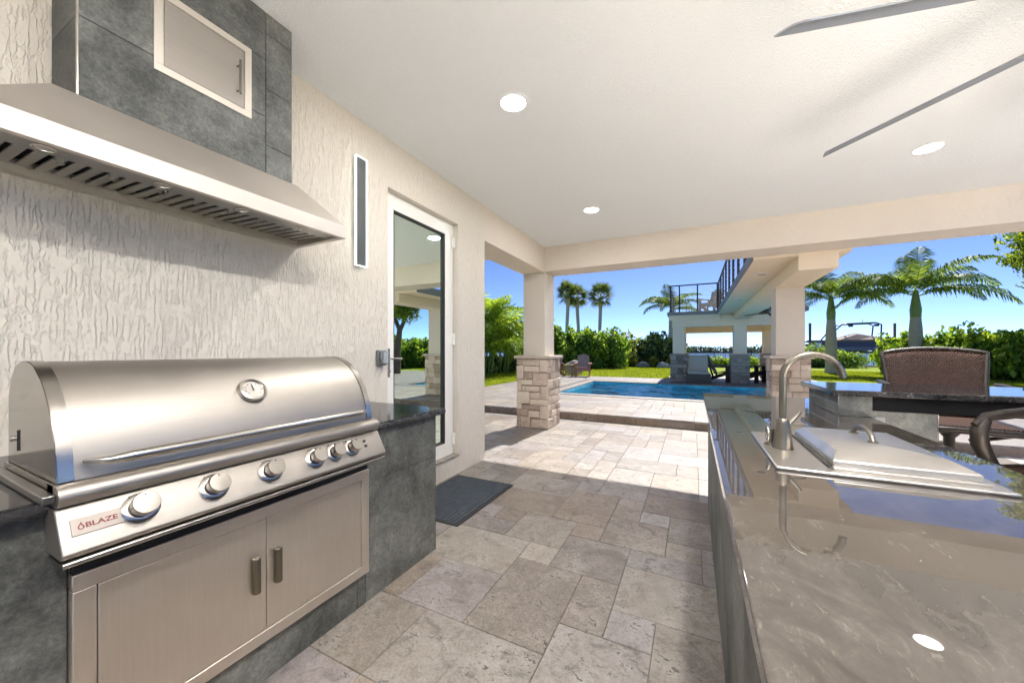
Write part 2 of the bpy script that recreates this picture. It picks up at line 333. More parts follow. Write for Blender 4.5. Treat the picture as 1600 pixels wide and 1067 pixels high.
# ------------------------------------------------------------------ mesh builder
class MB:
    def __init__(s): s.v = []; s.f = []
    def add(s, vs, fs):
        o = len(s.v); s.v += [tuple(p) for p in vs]; s.f += [tuple(i + o for i in f) for f in fs]; return s
    def box(s, x0, x1, y0, y1, z0, z1):
        return s.add([(x0, y0, z0), (x1, y0, z0), (x1, y1, z0), (x0, y1, z0), (x0, y0, z1), (x1, y0, z1), (x1, y1, z1), (x0, y1, z1)],
                     [(3, 2, 1, 0), (4, 5, 6, 7), (0, 1, 5, 4), (1, 2, 6, 5), (2, 3, 7, 6), (3, 0, 4, 7)])
    def hexa(s, p):  # 4 bottom (ccw from above), 4 top
        return s.add(p, [(3, 2, 1, 0), (4, 5, 6, 7), (0, 1, 5, 4), (1, 2, 6, 5), (2, 3, 7, 6), (3, 0, 4, 7)])
    def bar(s, a, b, w, h, up=(0, 0, 1)):
        a, b = Vector(a), Vector(b); d = (b - a).normalized(); u = Vector(up)
        if abs(d.dot(u)) > .98: u = Vector((1, 0, 0))
        r = d.cross(u).normalized() * (w / 2); t = r.cross(d).normalized() * (h / 2)
        return s.hexa([a - r - t, a + r - t, b + r - t, b - r - t, a - r + t, a + r + t, b + r + t, b - r + t])
    def prism(s, pts, axis, a, b):   # polygon pts (2d) extruded along axis; 'y': pts=(x,z); 'x': pts=(y,z); 'z': pts=(x,y)
        n = len(pts)
        def P(p, t): return (p[0], t, p[1]) if axis == 'y' else ((t, p[0], p[1]) if axis == 'x' else (p[0], p[1], t))
        vs = [P(p, a) for p in pts] + [P(p, b) for p in pts]
        fs = [tuple(range(n)), tuple(range(2 * n - 1, n - 1, -1))] + [(i, i + n, (i + 1) % n + n, (i + 1) % n) for i in range(n)]
        return s.add(vs, fs)
    def tube(s, path, r, seg=10, cap=True):
        path = [Vector(p) for p in path]; n = len(path); rs = r if isinstance(r, (list, tuple)) else [r] * n
        vs = []; fs = []; prev = None
        for i, p in enumerate(path):
            d = (path[min(i + 1, n - 1)] - path[max(i - 1, 0)]).normalized()
            if prev is None:
                u = Vector((0, 0, 1)) if abs(d.z) < .9 else Vector((1, 0, 0))
                prev = (u - d * u.dot(d)).normalized()
            else: prev = (prev - d * prev.dot(d)).normalized()
            q = d.cross(prev)
            for k_ in range(seg):
                a = 2 * math.pi * k_ / seg
                vs.append(p + (prev * math.cos(a) + q * math.sin(a)) * rs[i])
        for i in range(n - 1):
            for k_ in range(seg):
                k2 = (k_ + 1) % seg
                fs.append((i * seg + k_, i * seg + k2, (i + 1) * seg + k2, (i + 1) * seg + k_))
        if cap: fs.append(tuple(range(seg - 1, -1, -1))); fs.append(tuple((n - 1) * seg + k_ for k_ in range(seg)))
        return s.add(vs, fs)
    def lathe(s, prof, origin, axis=(0, 0, 1), seg=24):  # prof: (r, t) along axis
        o = Vector(origin); d = Vector(axis).normalized(); u = Vector((0, 0, 1)) if abs(d.z) < .9 else Vector((1, 0, 0))
        u = (u - d * u.dot(d)).normalized(); w = d.cross(u); vs = []; fs = []; n = len(prof)
        for r_, t in prof:
            for k_ in range(seg):
                a = 2 * math.pi * k_ / seg; vs.append(o + d * t + (u * math.cos(a) + w * math.sin(a)) * max(r_, 1e-5))
        for i in range(n - 1):
            for k_ in range(seg):
                k2 = (k_ + 1) % seg; fs.append((i * seg + k_, i * seg + k2, (i + 1) * seg + k2, (i + 1) * seg + k_))
        fs.append(tuple(range(seg - 1, -1, -1))); fs.append(tuple((n - 1) * seg + k_ for k_ in range(seg)))
        return s.add(vs, fs)
    def mesh(s, name, off=(0, 0, 0)):
        me = bpy.data.meshes.new(name)
        me.from_pydata([(p[0] - off[0], p[1] - off[1], p[2] - off[2]) for p in s.v], [], s.f)
        bm = bmesh.new(); bm.from_mesh(me); bmesh.ops.recalc_face_normals(bm, faces=bm.faces); bm.to_mesh(me); bm.free()
        return me
    def build(s, name, mat, parent=None, local=False, bevel=0, seg=2, smooth=0, **props):
        off = (0, 0, 0)
        if parent is not None and not local: off = rootloc(parent)
        me = s.mesh(name, off); me.materials.append(M[mat] if isinstance(mat, str) else mat)
        return link(name, me, parent, bevel, seg, smooth, **props)
def rootloc(o):
    l = Vector(o.location)
    while o.parent is not None: o = o.parent; l = l + Vector(o.location)
    return l
def link(name, me, parent=None, bevel=0, seg=2, smooth=0, **props):
    o = bpy.data.objects.new(name, me); COL.objects.link(o); o.parent = parent
    if bevel:
        md = o.modifiers.new('bevel', 'BEVEL'); md.width = bevel; md.segments = seg; md.limit_method = 'ANGLE'; md.angle_limit = R(35)
        if smooth == 0: smooth = 40
    if smooth:
        me.polygons.foreach_set('use_smooth', [True] * len(me.polygons))
        try: me.set_sharp_from_angle(angle=R(smooth))
        except Exception: pass
    for a, b in props.items(): o[a] = b
    return o
def thing(name, label, cat, loc=(0, 0, 0), rz=0., group=None):
    o = bpy.data.objects.new(name, None); COL.objects.link(o); o.location = loc; o.rotation_euler = (0, 0, rz)
    o.empty_display_size = .1; o['label'] = label; o['category'] = cat
    if group: o['group'] = group
    return o
def tag(o, label, cat, group=None):
    o['label'] = label; o['category'] = cat
    if group: o['group'] = group
    return o
def struct(o): o['kind'] = 'structure'; return o
def copy_tree(o, parent=None, **props):
    c = o.copy(); COL.objects.link(c); c.parent = parent
    for ch in list(o.children): copy_tree(ch, c)
    for a, b in props.items(): c[a] = b
    return c
def quads(name, V, mat, parent=None, n=4):   # V: (N, n, 3) array of polygons
    N = V.shape[0]; me = bpy.data.meshes.new(name)
    me.vertices.add(N * n); me.vertices.foreach_set('co', V.reshape(-1).astype(np.float32))
    me.loops.add(N * n); me.loops.foreach_set('vertex_index', np.arange(N * n, dtype=np.int32))
    me.polygons.add(N); me.polygons.foreach_set('loop_start', np.arange(0, N * n, n, dtype=np.int32))
    me.update(calc_edges=True); me.validate(); me.materials.append(M[mat] if isinstance(mat, str) else mat)
    return link(name, me, parent)
def box(name, mat, d, parent=None, bevel=0, **props): return MB().box(*d).build(name, mat, parent, bevel=bevel, **props)

# ================================================================== SETTING
# lawn: sheets round the paved area
mb = MB()
for x0, x1, y0, y1 in ((-90, -6.05, -40, 34.5), (-6.05, 90, 16.45, 34.5), (10.5, 90, -40, 16.45), (-6.05, 10.5, -40, -14)):
    mb.add([(x0, y0, .10), (x1, y0, .10), (x1, y1, .10), (x0, y1, .10)], [(0, 1, 2, 3)])
lawn = struct(mb.build('lawn', 'turf'))
lawn['label'] = 'bright green lawn beyond the pool deck'
# seawall, bay
struct(box('seawall', 'trav_riser', (-90, 90, 34.5, 34.9, -2.5, .16)))
bw = struct(MB().add([(-3000, 34.8, -.75), (3000, 34.8, -.75), (3000, 3500, -.75), (-3000, 3500, -.75)], [(0, 1, 2, 3)]).build('bay_water', 'bay'))
bw['label'] = 'blue bay water beyond the lawn'
# grass blades on the visible lawn strips
def blades(x0, x1, y0, y1, n):
    x = rng.uniform(x0, x1, n); y = rng.uniform(y0, y1, n); h = rng.uniform(.03, .065, n); a = rng.uniform(0, 6.28, n); w = rng.uniform(.006, .014, n)
    dx, dy = np.cos(a) * w, np.sin(a) * w; lx, ly = rng.normal(0, .02, n), rng.normal(0, .02, n)
    z = np.full(n, .10)
    return np.stack([np.stack([x - dx, y - dy, z], -1), np.stack([x + dx, y + dy, z], -1), np.stack([x + lx, y + ly, z + h], -1)], 1)
g = quads('grass_blades', np.concatenate([blades(-11, -6.06, 9, 18, 30000), blades(-8, -.8, 16.46, 31, 45000), blades(4.5, 14, 18.1, 27, 45000)]), 'grass', None, 3)
g['kind'] = 'stuff'; g['label'] = 'short green grass of the lawn'; g['category'] = 'grass'

# ---- travertine tiles
UX, UY = .2045, .2035
X0, Y0 = -1.589, 1.43
tile_cache = {}
def tile_mesh(w, d, mat, t=.03):
    key = (round(w, 4), round(d, 4), mat)
    if key not in tile_cache:
        j = .0012; c = .0022; x, y = w - j, d - j
        vs = [(j, j, -t), (x, j, -t), (x, y, -t), (j, y, -t), (j, j, -c), (x, j, -c), (x, y, -c), (j, y, -c),
              (j + c, j + c, 0), (x - c, j + c, 0), (x - c, y - c, 0), (j + c, y - c, 0)]
        fs = [(0, 1, 5, 4), (1, 2, 6, 5), (2, 3, 7, 6), (3, 0, 4, 7), (4, 5, 9, 8), (5, 6, 10, 9), (6, 7, 11, 10), (7, 4, 8, 11), (8, 9, 10, 11)]
        me = bpy.data.meshes.new('tile'); me.from_pydata(vs, [], fs); me.materials.append(M[mat]); tile_cache[key] = me
    return tile_cache[key]
def tile_layout(i0, i1, j0, j1, preset=(), seed=3, hole=None):
    r = random.Random(seed); occ = {}; out = []
    def fits(i, j, w, h):
        return all(i0 <= a < i1 and j0 <= b < j1 and (a, b) not in occ and not (hole and hole(a, b)) for a in range(i, i + w) for b in range(j, j + h))
    def put(i, j, w, h):
        for a in range(i, i + w):
            for b in range(j, j + h): occ[a, b] = 1
        out.append((i, j, w, h))
    for t in preset:
        if fits(*t): put(*t)
    for j in range(j0, j1):
        for i in range(i0, i1):
            if (i, j) in occ or (hole and hole(i, j)): continue
            opts = [(3, 2), (2, 3), (2, 2), (2, 2), (2, 1), (1, 2)]; r.shuffle(opts)
            for w, h in opts + [(1, 1)]:
                if fits(i, j, w, h): put(i, j, w, h); break
    return out
def in_view(x, y, z):
    dep = -x * math.sin(math.atan(283 / 568)) + y * math.cos(math.atan(283 / 568)); r = x * math.cos(math.atan(283 / 568)) + y * math.sin(math.atan(283 / 568))
    if dep < .3: return None
    return (800 + 568 * r / dep, 548 - 568 * (z - CAM_H) / dep, dep)
def lay(parent, tiles, z, mat, vis, limit=290):
    scored = []
    for (i, j, w, h) in tiles:
        x, y = X0 + UX * i, Y0 + UY * j; c = in_view(x + w * UX / 2, y + h * UY / 2, z)
        s = 0
        if c and -40 < c[0] < 1640 and c[1] < 1100 and vis(x, y, w * UX, h * UY): s = w * h / c[2] ** 3
        scored.append((s, x, y, w, h))
    scored.sort(reverse=True); rest = MB()
    for q, (s, x, y, w, h) in enumerate(scored):
        dz = random.uniform(-.0012, .0012)
        me = tile_mesh(w * UX, h * UY, mat)
        if s > 0 and q < limit:
            o = link('tile', me, parent); o.location = (x, y, z + dz)
        else:
            rest.add([(p.co.x + x, p.co.y + y, p.co.z + z + dz) for p in me.vertices], [tuple(p.vertices) for p in me.polygons])
    if rest.v:
        o = rest.build('tile_field', mat + '_field' if mat + '_field' in M else mat, parent, local=True); o['kind'] = 'stuff'
floor = struct(box('patio_floor', 'grout', (-6.05, 10.5, -14, 6.62, -.30, -.006)))
floor['label'] = 'grey and cream travertine patio floor in mixed tile sizes'
PRE = [(4, 3, 2, 2), (6, 2, 3, 2), (6, 4, 2, 1), (3, 0, 2, 3), (4, 5, 1, 1), (5, 5, 2, 2), (3, 6, 2, 3), (5, 7, 1, 2), (6, 8, 3, 2), (6, 7, 1, 1), (7, 6, 2, 2),
       (7, 5, 1, 1), (8, 4, 1, 2), (5, -2, 2, 3), (5, 1, 1, 2), (6, 1, 1, 1), (7, -1, 2, 3), (1, 0, 2, 2), (2, 4, 2, 2), (0, 4, 2, 1), (0, 2, 3, 2), (1, 5, 1, 1),
       (0, 6, 3, 2), (3, 3, 1, 1), (4, 9, 2, 2), (0, 8, 3, 2), (2, -2, 3, 2), (0, -2, 2, 2), (3, 9, 1, 1), (6, 10, 2, 1), (-1, 0, 2, 2), (8, 10, 2, 2), (6, 11, 2, 2), (3, 10, 1, 2)]
def vis_patio(x, y, w, d):
    if x + w < -2.2 and y < 3.6: return False
    if x > .15 and x + w < 4 and y < 3.2: return False
    if -2.3 < x < -1.6 and y < 1.6: return False
    return True
lay(floor, tile_layout(-21, 24, -24, 25, PRE), 0.0, 'trav', vis_patio)
M['bounce_terrace'] = travertine('pale_bounce_paving', (.48, .45, .41), (.58, .545, .50), (.66, .62, .575), .4)  # kept pale to bounce sunlight in under the roof
ter = struct(box('bounce_terrace', 'bounce_terrace', (X0 + UX * 24 + .004, 10.5, -14, 6.62, -.005, .0)))
ter2 = struct(box('bounce_terrace', 'bounce_terrace', (-6.05, X0 + UX * 24, -14, Y0 - UY * 24 - .004, -.005, .0)))  # unseen paving added behind the viewer as a light reflector
# pool deck, raised one step
PX0, PX1, PY0, PY1 = -3.40, 4.3, 9.58, 13.84
deck = struct(MB().box(-6.05, 10.5, 6.64, PY0 - .30, -.2, .118).box(-6.05, PX0 - .3, PY0 - .30, PY1 + .3, -.2, .118).box(PX1 + .3, 10.5, PY0 - .30, PY1 + .3, -.2, .118)
              .box(-6.05, 10.5, PY1 + .30, 16.44, -.2, .118).box(-.95, 4.2, 16.44, 19.9, -.2, .118).build('pool_deck', 'grout'))
deck['label'] = 'pale travertine pool deck one step above the patio'
iy0 = math.ceil((6.93 - Y0) / UY)
def hole(a, b):
    x, y = X0 + UX * a, Y0 + UY * b
    return (PX0 - .32 - UX < x < PX1 + .32 and PY0 - .32 - UY < y < PY1 + .32)
lay(deck, tile_layout(-21, 58, iy0, 73, (), 9, hole), .13, 'trav_deck', lambda x, y, w, d: not (x > -1.2 and y > 9 and x < 1.2) and x < 3.5 and y < 12.5, 290)
# pavilion floor and joint fillers
box('paving_strip', 'trav_deck', (-.95, 4.2, 16.45, 19.9, .118, .131), deck)
# step: tread edge pieces and riser pieces
n = 26; sx = -6.05
i = 0
while sx < 10.4:
    w = random.choice((.41, .61, .61, .5)); x1 = min(sx + w, 10.5)
    box('coping_stone', 'trav_deck', (sx + .0015, x1 - .0015, 6.62, iy0 * UY + Y0 - .002, .092, .130 + random.uniform(-.001, .001)), deck, bevel=.004)
    box('riser_stone', 'trav_riser', (sx + .0015, x1 - .0015, 6.632, 6.66, -.01, .092), deck)
    sx = x1
# pool coping
def cope(x0, x1, y0, y1, along):
    a, b = (x0, x1) if along == 'x' else (y0, y1); t = a
    while t < b - .01:
        e = min(t + .61, b)
        d = (t + .0015, e - .0015, y0, y1) if along == 'x' else (x0, x1, t + .0015, e - .0015)
        box('coping_stone', 'trav_deck', (*d, .09, .131 + random.uniform(-.001, .001)), deck, bevel=.005); t = e
cope(PX0 - .30, PX1 + .3, PY0 - .30, PY0, 'x'); cope(PX0 - .3, PX1 + .3, PY1, PY1 + .3, 'x')
cope(PX0 - .30, PX0, PY0 + .002, PY1 - .002, 'y'); cope(PX1, PX1 + .3, PY0 + .002, PY1 - .002, 'y')
D_ = -1.25
mb = MB().box(PX0 - .01, PX1 + .01, PY0 - .01, PY1 + .01, D_ - .1, D_)
mb.box(PX0 - .1, PX0 + .004, PY0, PY1, D_, .088).box(PX1 - .004, PX1 + .1, PY0, PY1, D_, .088).box(PX0, PX1, PY0 - .1, PY0 + .004, D_, .088).box(PX0, PX1, PY1 - .004, PY1 + .1, D_, .088)
mb.box(PX0 + .004, PX0 + .9, PY0 + .004, PY1 - .004, D_, -.35)
pb = struct(mb.build('pool_basin', 'pool'))
NXW, NYW = 2, 2
NXW, NYW = 190, 105
gx, gy = np.meshgrid(np.linspace(PX0 + .004, PX1 - .004, NXW), np.linspace(PY0 + .004, PY1 - .004, NYW)); gz = np.full_like(gx, .035)
for q in range(26):
    lam = rng.uniform(.28, 1.3); a = rng.uniform(0, 6.28); gz += .0052 * lam ** .9 * np.sin((gx * math.cos(a) + gy * math.sin(a)) * 6.28 / lam + rng.uniform(0, 6.28))
wme = bpy.data.meshes.new('pool_water')
wme.from_pydata(np.stack([gx, gy, gz], -1).reshape(-1, 3).tolist(), [], [(j * NXW + i, j * NXW + i + 1, (j + 1) * NXW + i + 1, (j + 1) * NXW + i) for j in range(NYW - 1) for i in range(NXW - 1)])
wme.materials.append(M['pool_water']); pw = struct(link('pool_water', wme, None, smooth=180))
pw['label'] = 'rippled deep blue water of the swimming pool'

# ================================================================== HOUSE SHELL
WX = -2.20; CE = 2.985
wall = tag(MB().box(-2.60, WX, -4.0, 2.172, 0.0, CE).box(-2.60, WX, 3.154, 3.69, 0.0, CE).box(-2.60, WX, 2.172, 3.154, 2.60, CE).box(-2.60, WX, 2.172, 3.154, 0.0, .185)
           .build('house_wall', 'wall'), 'cream stucco house wall with coarse vertical trowel texture behind the grill', 'wall')
# room behind the door
room = MB().box(-5.2, -2.62, 1.2, 4.2, .10, .16).box(-5.2, -5.1, 1.2, 4.2, .16, 2.7).box(-5.2, -2.62, 1.1, 1.2, .16, 2.7).box(-5.2, -2.62, 3.72, 3.82, .16, 2.7).box(-5.2, -2.62, 1.1, 3.82, 2.7, 2.8)
room.build('indoor_room', simple('indoor_wall', (.30, .30, .27), .9), wall)
box('sill', 'trav', (-2.60, WX + .012, 2.174, 3.152, .186, .204), wall)
# door leaf with frame
dx = -2.262
door = MB().box(dx - .06, dx, 2.176, 2.30, .204, 2.598).box(dx - .06, dx, 3.015, 3.146, .204, 2.598).box(dx - .06, dx, 2.30, 3.015, 2.47, 2.598).box(dx - .06, dx, 2.30, 3.015, .204, .335).build('door', 'white_frame', wall, bevel=.003)
door['label'] = 'tall white framed glass door'
MB().box(dx - .035, dx - .027, 2.30, 3.015, .335, 2.47).build('glass_pane', 'glass', door)
MB().box(dx - .026, dx - .004, 2.998, 3.015, .335, 2.47).box(dx - .026, dx - .004, 2.30, 2.998, .335, .350).box(dx - .026, dx - .004, 2.30, 2.998, 2.458, 2.47).box(dx - .026, dx - .004, 2.30, 2.312, .35, 2.458).build('gasket', 'rubber', door)
MB().box(-2.47, dx - .062, 3.1475, 3.1535, .2, 2.6).build('jamb', 'white_frame', door)
for hz in (2.41, 1.40, .36):
    MB().box(dx + .001, dx + .018, 3.118, 3.150, hz - .055, hz + .055).tube([(dx + .014, 3.148, hz - .06), (dx + .014, 3.148, hz + .06)], .009, 10).build('hinge', 'white_frame', door, bevel=.002)
hd = MB().box(dx + .001, dx + .010, 2.222, 2.252, 1.06, 1.30).build('door_handle', 'steel_polish', door, bevel=.004)
MB().tube([(dx + .008, 2.237, 1.215), (dx + .05, 2.237, 1.215), (dx + .055, 2.25, 1.215), (dx + .055, 2.34, 1.213)], .009, 10).build('lever', 'steel_polish', hd, smooth=50)
MB().lathe([(.011, 0), (.011, .012), (.004, .014)], (dx + .010, 2.237, 1.11), (1, 0, 0), 14).build('key_cylinder', 'steel_polish', hd, smooth=50)
# header beam over the side opening and front beam
tag(box('side_beam', 'stucco', (-2.60, WX, 3.69, 5.618, 2.578, CE), None), 'short cream stucco beam above the narrow side opening', 'beam')
tag(box('front_beam', 'stucco', (-2.60, 3.30, 5.62, 6.09, 2.592, CE), None), 'long cream stucco beam across the open front of the patio', 'beam')
ceil = struct(box('patio_ceiling', 'ceiling', (-2.2, 3.30, -2.4, 5.62, CE, CE + .12)))
ceil['label'] = 'white textured patio ceiling'
roof = MB().box(-3.5, 3.36, -2.5, 5.75, CE + .125, CE + .5).box(-2.62, 3.36, 5.75, 6.11, CE + .125, CE + .5).box(-3.5, -2.605, -2.5, 5.75, CE - .05, CE + .12)
tag(roof.build('patio_roof', 'stucco'), 'flat roof slab with eave over the patio', 'roof')

# stone columns ---------------------------------------------------------------
def stone_face(parent, face, a0, a1, z0, z1, pos, mat, rects=None, seed=1, t=.045, size=.17):
    """face: axis name and sign, stones stand proud of the core on that face"""
    r = random.Random(seed)
    if rects is None:
        rects = []; z = z0
        while z < z1 - .02:
            h = r.choice((.10, .13, .16, .20)) * size / .17; z2 = min(z + h, z1)
            if z1 - z2 < .06: z2 = z1
            a = a0
            while a < a1 - .01:
                w = r.uniform(.6, 1.5) * size; b_ = a + w
                if a1 - b_ < .07: b_ = a1
                if (z2 - z) > .15 and r.random() < .45:
                    zm = z + (z2 - z) * r.uniform(.4, .6); rects.append((a, b_, z, zm)); rects.append((a, b_, zm, z2))
                else: rects.append((a, b_, z, z2))
                a = b_
            z = z2
    for (a, b_, za, zb) in rects:
        g_ = .003; d = t + r.uniform(-.010, .010)
        def P(u, zz, dd):
            if face == '-y': return (u, pos - dd, zz)
            if face == '+x': return (pos + dd, u, zz)
            if face == '-x': return (pos - dd, u, zz)
            return (u, pos + dd, zz)
        j = lambda: r.uniform(-.004, .004)
        q = [(a + g_ + j(), za + g_ + j()), (b_ - g_ + j(), za + g_ + j()), (b_ - g_ + j(), zb - g_ + j()), (a + g_ + j(), zb - g_ + j())]
        c = .010; inn = [(q[0][0] + c, q[0][1] + c), (q[1][0] - c, q[1][1] + c), (q[2][0] - c, q[2][1] - c), (q[3][0] + c, q[3][1] - c)]
        mid = ((q[0][0] + q[2][0]) / 2 + j() * 3, (q[0][1] + q[2][1]) / 2 + j() * 3)
        vs = [P(*p, 0.0) for p in q] + [P(*p, d - .010) for p in q] + [P(*p, d) for p in inn] + [P(*mid, d + r.uniform(.002, .008))]
        fs = [(0, 1, 5, 4), (1, 2, 6, 5), (2, 3, 7, 6), (3, 0, 4, 7), (4, 5, 9, 8), (5, 6, 10, 9), (6, 7, 11, 10), (7, 4, 8, 11), (8, 9, 12), (9, 10, 12), (10, 11, 12), (11, 8, 12)]
        MB().add(vs, fs).build('stone', mat, parent)
def column(name, label, x0, x1, y0, y1, zb, zcap, ztop, ov, faces, mats, rects=None, seed=1, size=.17, group=None):
    root = thing(name, label, 'column', ((x0 + x1) / 2, (y0 + y1) / 2, zb), 0, group)
    box('shaft', mats[0], (x0, x1, y0, y1, zcap, ztop), root, bevel=.006)
    t = .045; bx0, bx1, by0, by1 = x0 - ov, x1 + ov, y0 - ov, y1 + ov
    base = box('stone_base', 'stone_gap', (bx0 + t - .012, bx1 - t + .012, by0 + t - .012, by1 - t + .012, zb, zcap - .045), root)
    z1 = zcap - .05
    if '-y' in faces: stone_face(base, '-y', bx0, bx1, zb + .002, z1, by0 + t, mats[1], rects, seed, t, size)
    if '+x' in faces: stone_face(base, '+x', by0 + .006, by1 - .006, zb + .002, z1, bx1 - t, mats[1], None, seed + 1, t, size * .85)
    if '-x' in faces: stone_face(base, '-x', by0 + .006, by1 - .006, zb + .002, z1, bx0 + t, mats[1], None, seed + 2, t, size * .85)
    MB().box(bx0 - .035, bx1 + .035, by0 - .035, by1 + .035, zcap - .048, zcap + .004).build('cap', mats[2], root, bevel=.014, seg=3)
    return root
L = [(187,245,165,237),(247,397,165,242),(399,447,165,242),(449,540,165,312),(187,267,239,392),(269,447,244,312),(269,367,314,392),(369,540,314,460),(187,237,394,522),(239,367,394,456),
     (239,292,458,524),(294,452,462,532),(454,540,462,607),(187,335,524,662),(337,452,534,607),(337,540,609,672),(187,246,664,722),(248,447,674,736),(449,540,674,820),(187,322,724,800),(324,447,738,812),
     (187,232,802,925),(234,347,802,925),(349,540,822,925)]
cx0, cx1, cz0, cz1 = -2.588 - .09, WX + .09, .002, 1.145
rc = [(cx0 + (a - 187) / 353 * (cx1 - cx0), cx0 + (b_ - 187) / 353 * (cx1 - cx0), cz1 - (d - 165) / 760 * (cz1 - cz0), cz1 - (c - 165) / 760 * (cz1 - cz0)) for a, b_, c, d in L]
column('stone_column', 'cream corner column with pale stone base beside the side opening', -2.588, WX + .0, 5.63, 6.08, 0., 1.195, 2.594, .09, ('-y', '+x'), ('stucco', 'stone', 'cap'), rc, 11)

# ================================================================== LAMPS IN THE CEILING
def downlight(x, y, z, label, w=LAMP_W, group='recessed ceiling lights', r=.085, lens='lamp', beam=0):
    t = thing('recessed_light', label, 'light', (x, y, z), 0, group)
    MB().lathe([(r + .018, 0), (r + .018, -.004), (r + .004, -.010), (r, -.010), (r, -.002)], (x, y, z - .0005), seg=32).build('trim_ring', 'ceiling', t, smooth=50)
    MB().lathe([(r - .002, 0), (r - .002, -.003), (r * .6, -.007)], (x, y, z - .004), seg=28).build('lens', lens, t, smooth=60)
    if w:
        if beam:      # narrow beam fitting
            ld = bpy.data.lights.new('lamp', 'SPOT'); ld.spot_size = R(beam); ld.spot_blend = .35; ld.shadow_soft_size = r * .8
        else:
            ld = bpy.data.lights.new('lamp', 'AREA'); ld.shape = 'DISK'; ld.size = r * 1.8
        ld.energy = w; ld.color = (.94, .98, 1.) if beam else (1., .985, .965)
        lo = bpy.data.objects.new('lamp', ld); COL.objects.link(lo); lo.parent = t; lo.location = (0, 0, -.02)
    return t
downlight(-1.105, 2.237, CE, 'round recessed light nearest the glass door', 5)
downlight(-1.10, 4.36, CE, 'small round recessed light near the corner column', 4)
downlight(1.767, 4.294, CE, 'recessed light below the long grey fan blade', 220, beam=64)
for yy, lab in ((-1.8, 'added light out of view above the near end of the island, farthest back'), (-.4, 'added light out of view above the near end of the island, behind the viewer'), (.9, 'added light out of view above the island in front of the sink')):
    downlight(.33, yy, CE, lab, 12 if yy < 0 else 9)  # lights added out of view to brighten the aisle and wall
for yy, lab in ((-2.0, 'added bounce light out of view at the right edge of the ceiling, farthest back'), (-.8, 'added bounce light out of view at the right edge of the ceiling, middle one'), (.45, 'added bounce light out of view at the right edge of the ceiling, beside the fan')):
    downlight(2.35, yy, CE, lab, 3500, beam=74)  # strong spots added out of view so the floor bounces light upward

# ceiling fan -----------------------------------------------------------------
FX, FY, FZ = 1.704, 2.18, 2.65
fan = thing('ceiling_fan', 'grey ceiling fan with long slim blades', 'ceiling fan', (FX, FY, FZ))
MB().lathe([(.02, .02), (.11, .02), (.13, -.01), (.12, -.07), (.07, -.09)], (FX, FY, FZ + .01)).build('motor', 'fan_blade', fan, smooth=45)
MB().tube([(FX, FY, FZ + .02), (FX, FY, CE)], .014).build('downrod', 'fan_blade', fan, smooth=60)
MB().lathe([(.07, 0), (.07, -.03), (.03, -.06)], (FX, FY, CE)).build('canopy', 'fan_blade', fan, smooth=45)
def blade_mesh(pitch):
    mb = MB(); n = 14; m = 6; L_ = 1.41; vs = []; fs = []
    for side in (0, 1):
        for i in range(n + 1):
            t = .10 + (L_ - .10) * i / n; ch = .115 * (1 - .22 * i / n)
            for j in range(m + 1):
                s_ = j / m - .5; tt = t - (.10 * (s_ + .5) * (i / n) ** 6)
                cam_ = .012 * (1 - (2 * s_) ** 2)
                y, z = s_ * ch, cam_ - side * .007
                vs.append((tt, y * math.cos(pitch) - z * math.sin(pitch), y * math.sin(pitch) + z * math.cos(pitch)))
    o = (n + 1) * (m + 1)
    for side in (0, 1):
        for i in range(n):
            for j in range(m):
                a = side * o + i * (m + 1) + j; q = (a, a + 1, a + m + 2, a + m + 1); fs.append(q if side == 0 else q[::-1])
    edge = [i * (m + 1) for i in range(n + 1)] + [n * (m + 1) + j for j in range(1, m + 1)] + [i * (m + 1) + m for i in range(n - 1, -1, -1)] + [j for j in range(m - 1, 0, -1)]
    for a, b_ in zip(edge, edge[1:] + edge[:1]): fs.append((a, b_, b_ + o, a + o))
    mb.add(vs, fs); me = mb.mesh('blade'); me.materials.append(M['fan_blade']); return me
bme = blade_mesh(R(-16))
for a in (130.5, 192.0, 252, 312, 12, 72):
    o = link('blade', bme, fan, smooth=40); o.rotation_euler = (0, 0, R(a)); o.location = (0, 0, -.01)

# ================================================================== RANGE HOOD
HB, HY0, HY1, HX = 1.913, .20, 1.424, -1.757
hood = thing('range_hood', 'wide stainless steel range hood above the grill', 'range hood', (-2.0, .81, HB))
T0, T1, TX, TZ, LZ = .40, 1.245, -1.925, 2.175, HB + .068
W0 = WX + .002
can = MB()
vs = [(W0, HY0, LZ), (HX, HY0, LZ), (HX, HY1, LZ), (W0, HY1, LZ), (W0, T0, TZ), (TX, T0, TZ), (TX, T1, TZ), (W0, T1, TZ)]
can.add(vs, [(4, 5, 6, 7), (0, 1, 5, 4), (1, 2, 6, 5), (2, 3, 7, 6)])
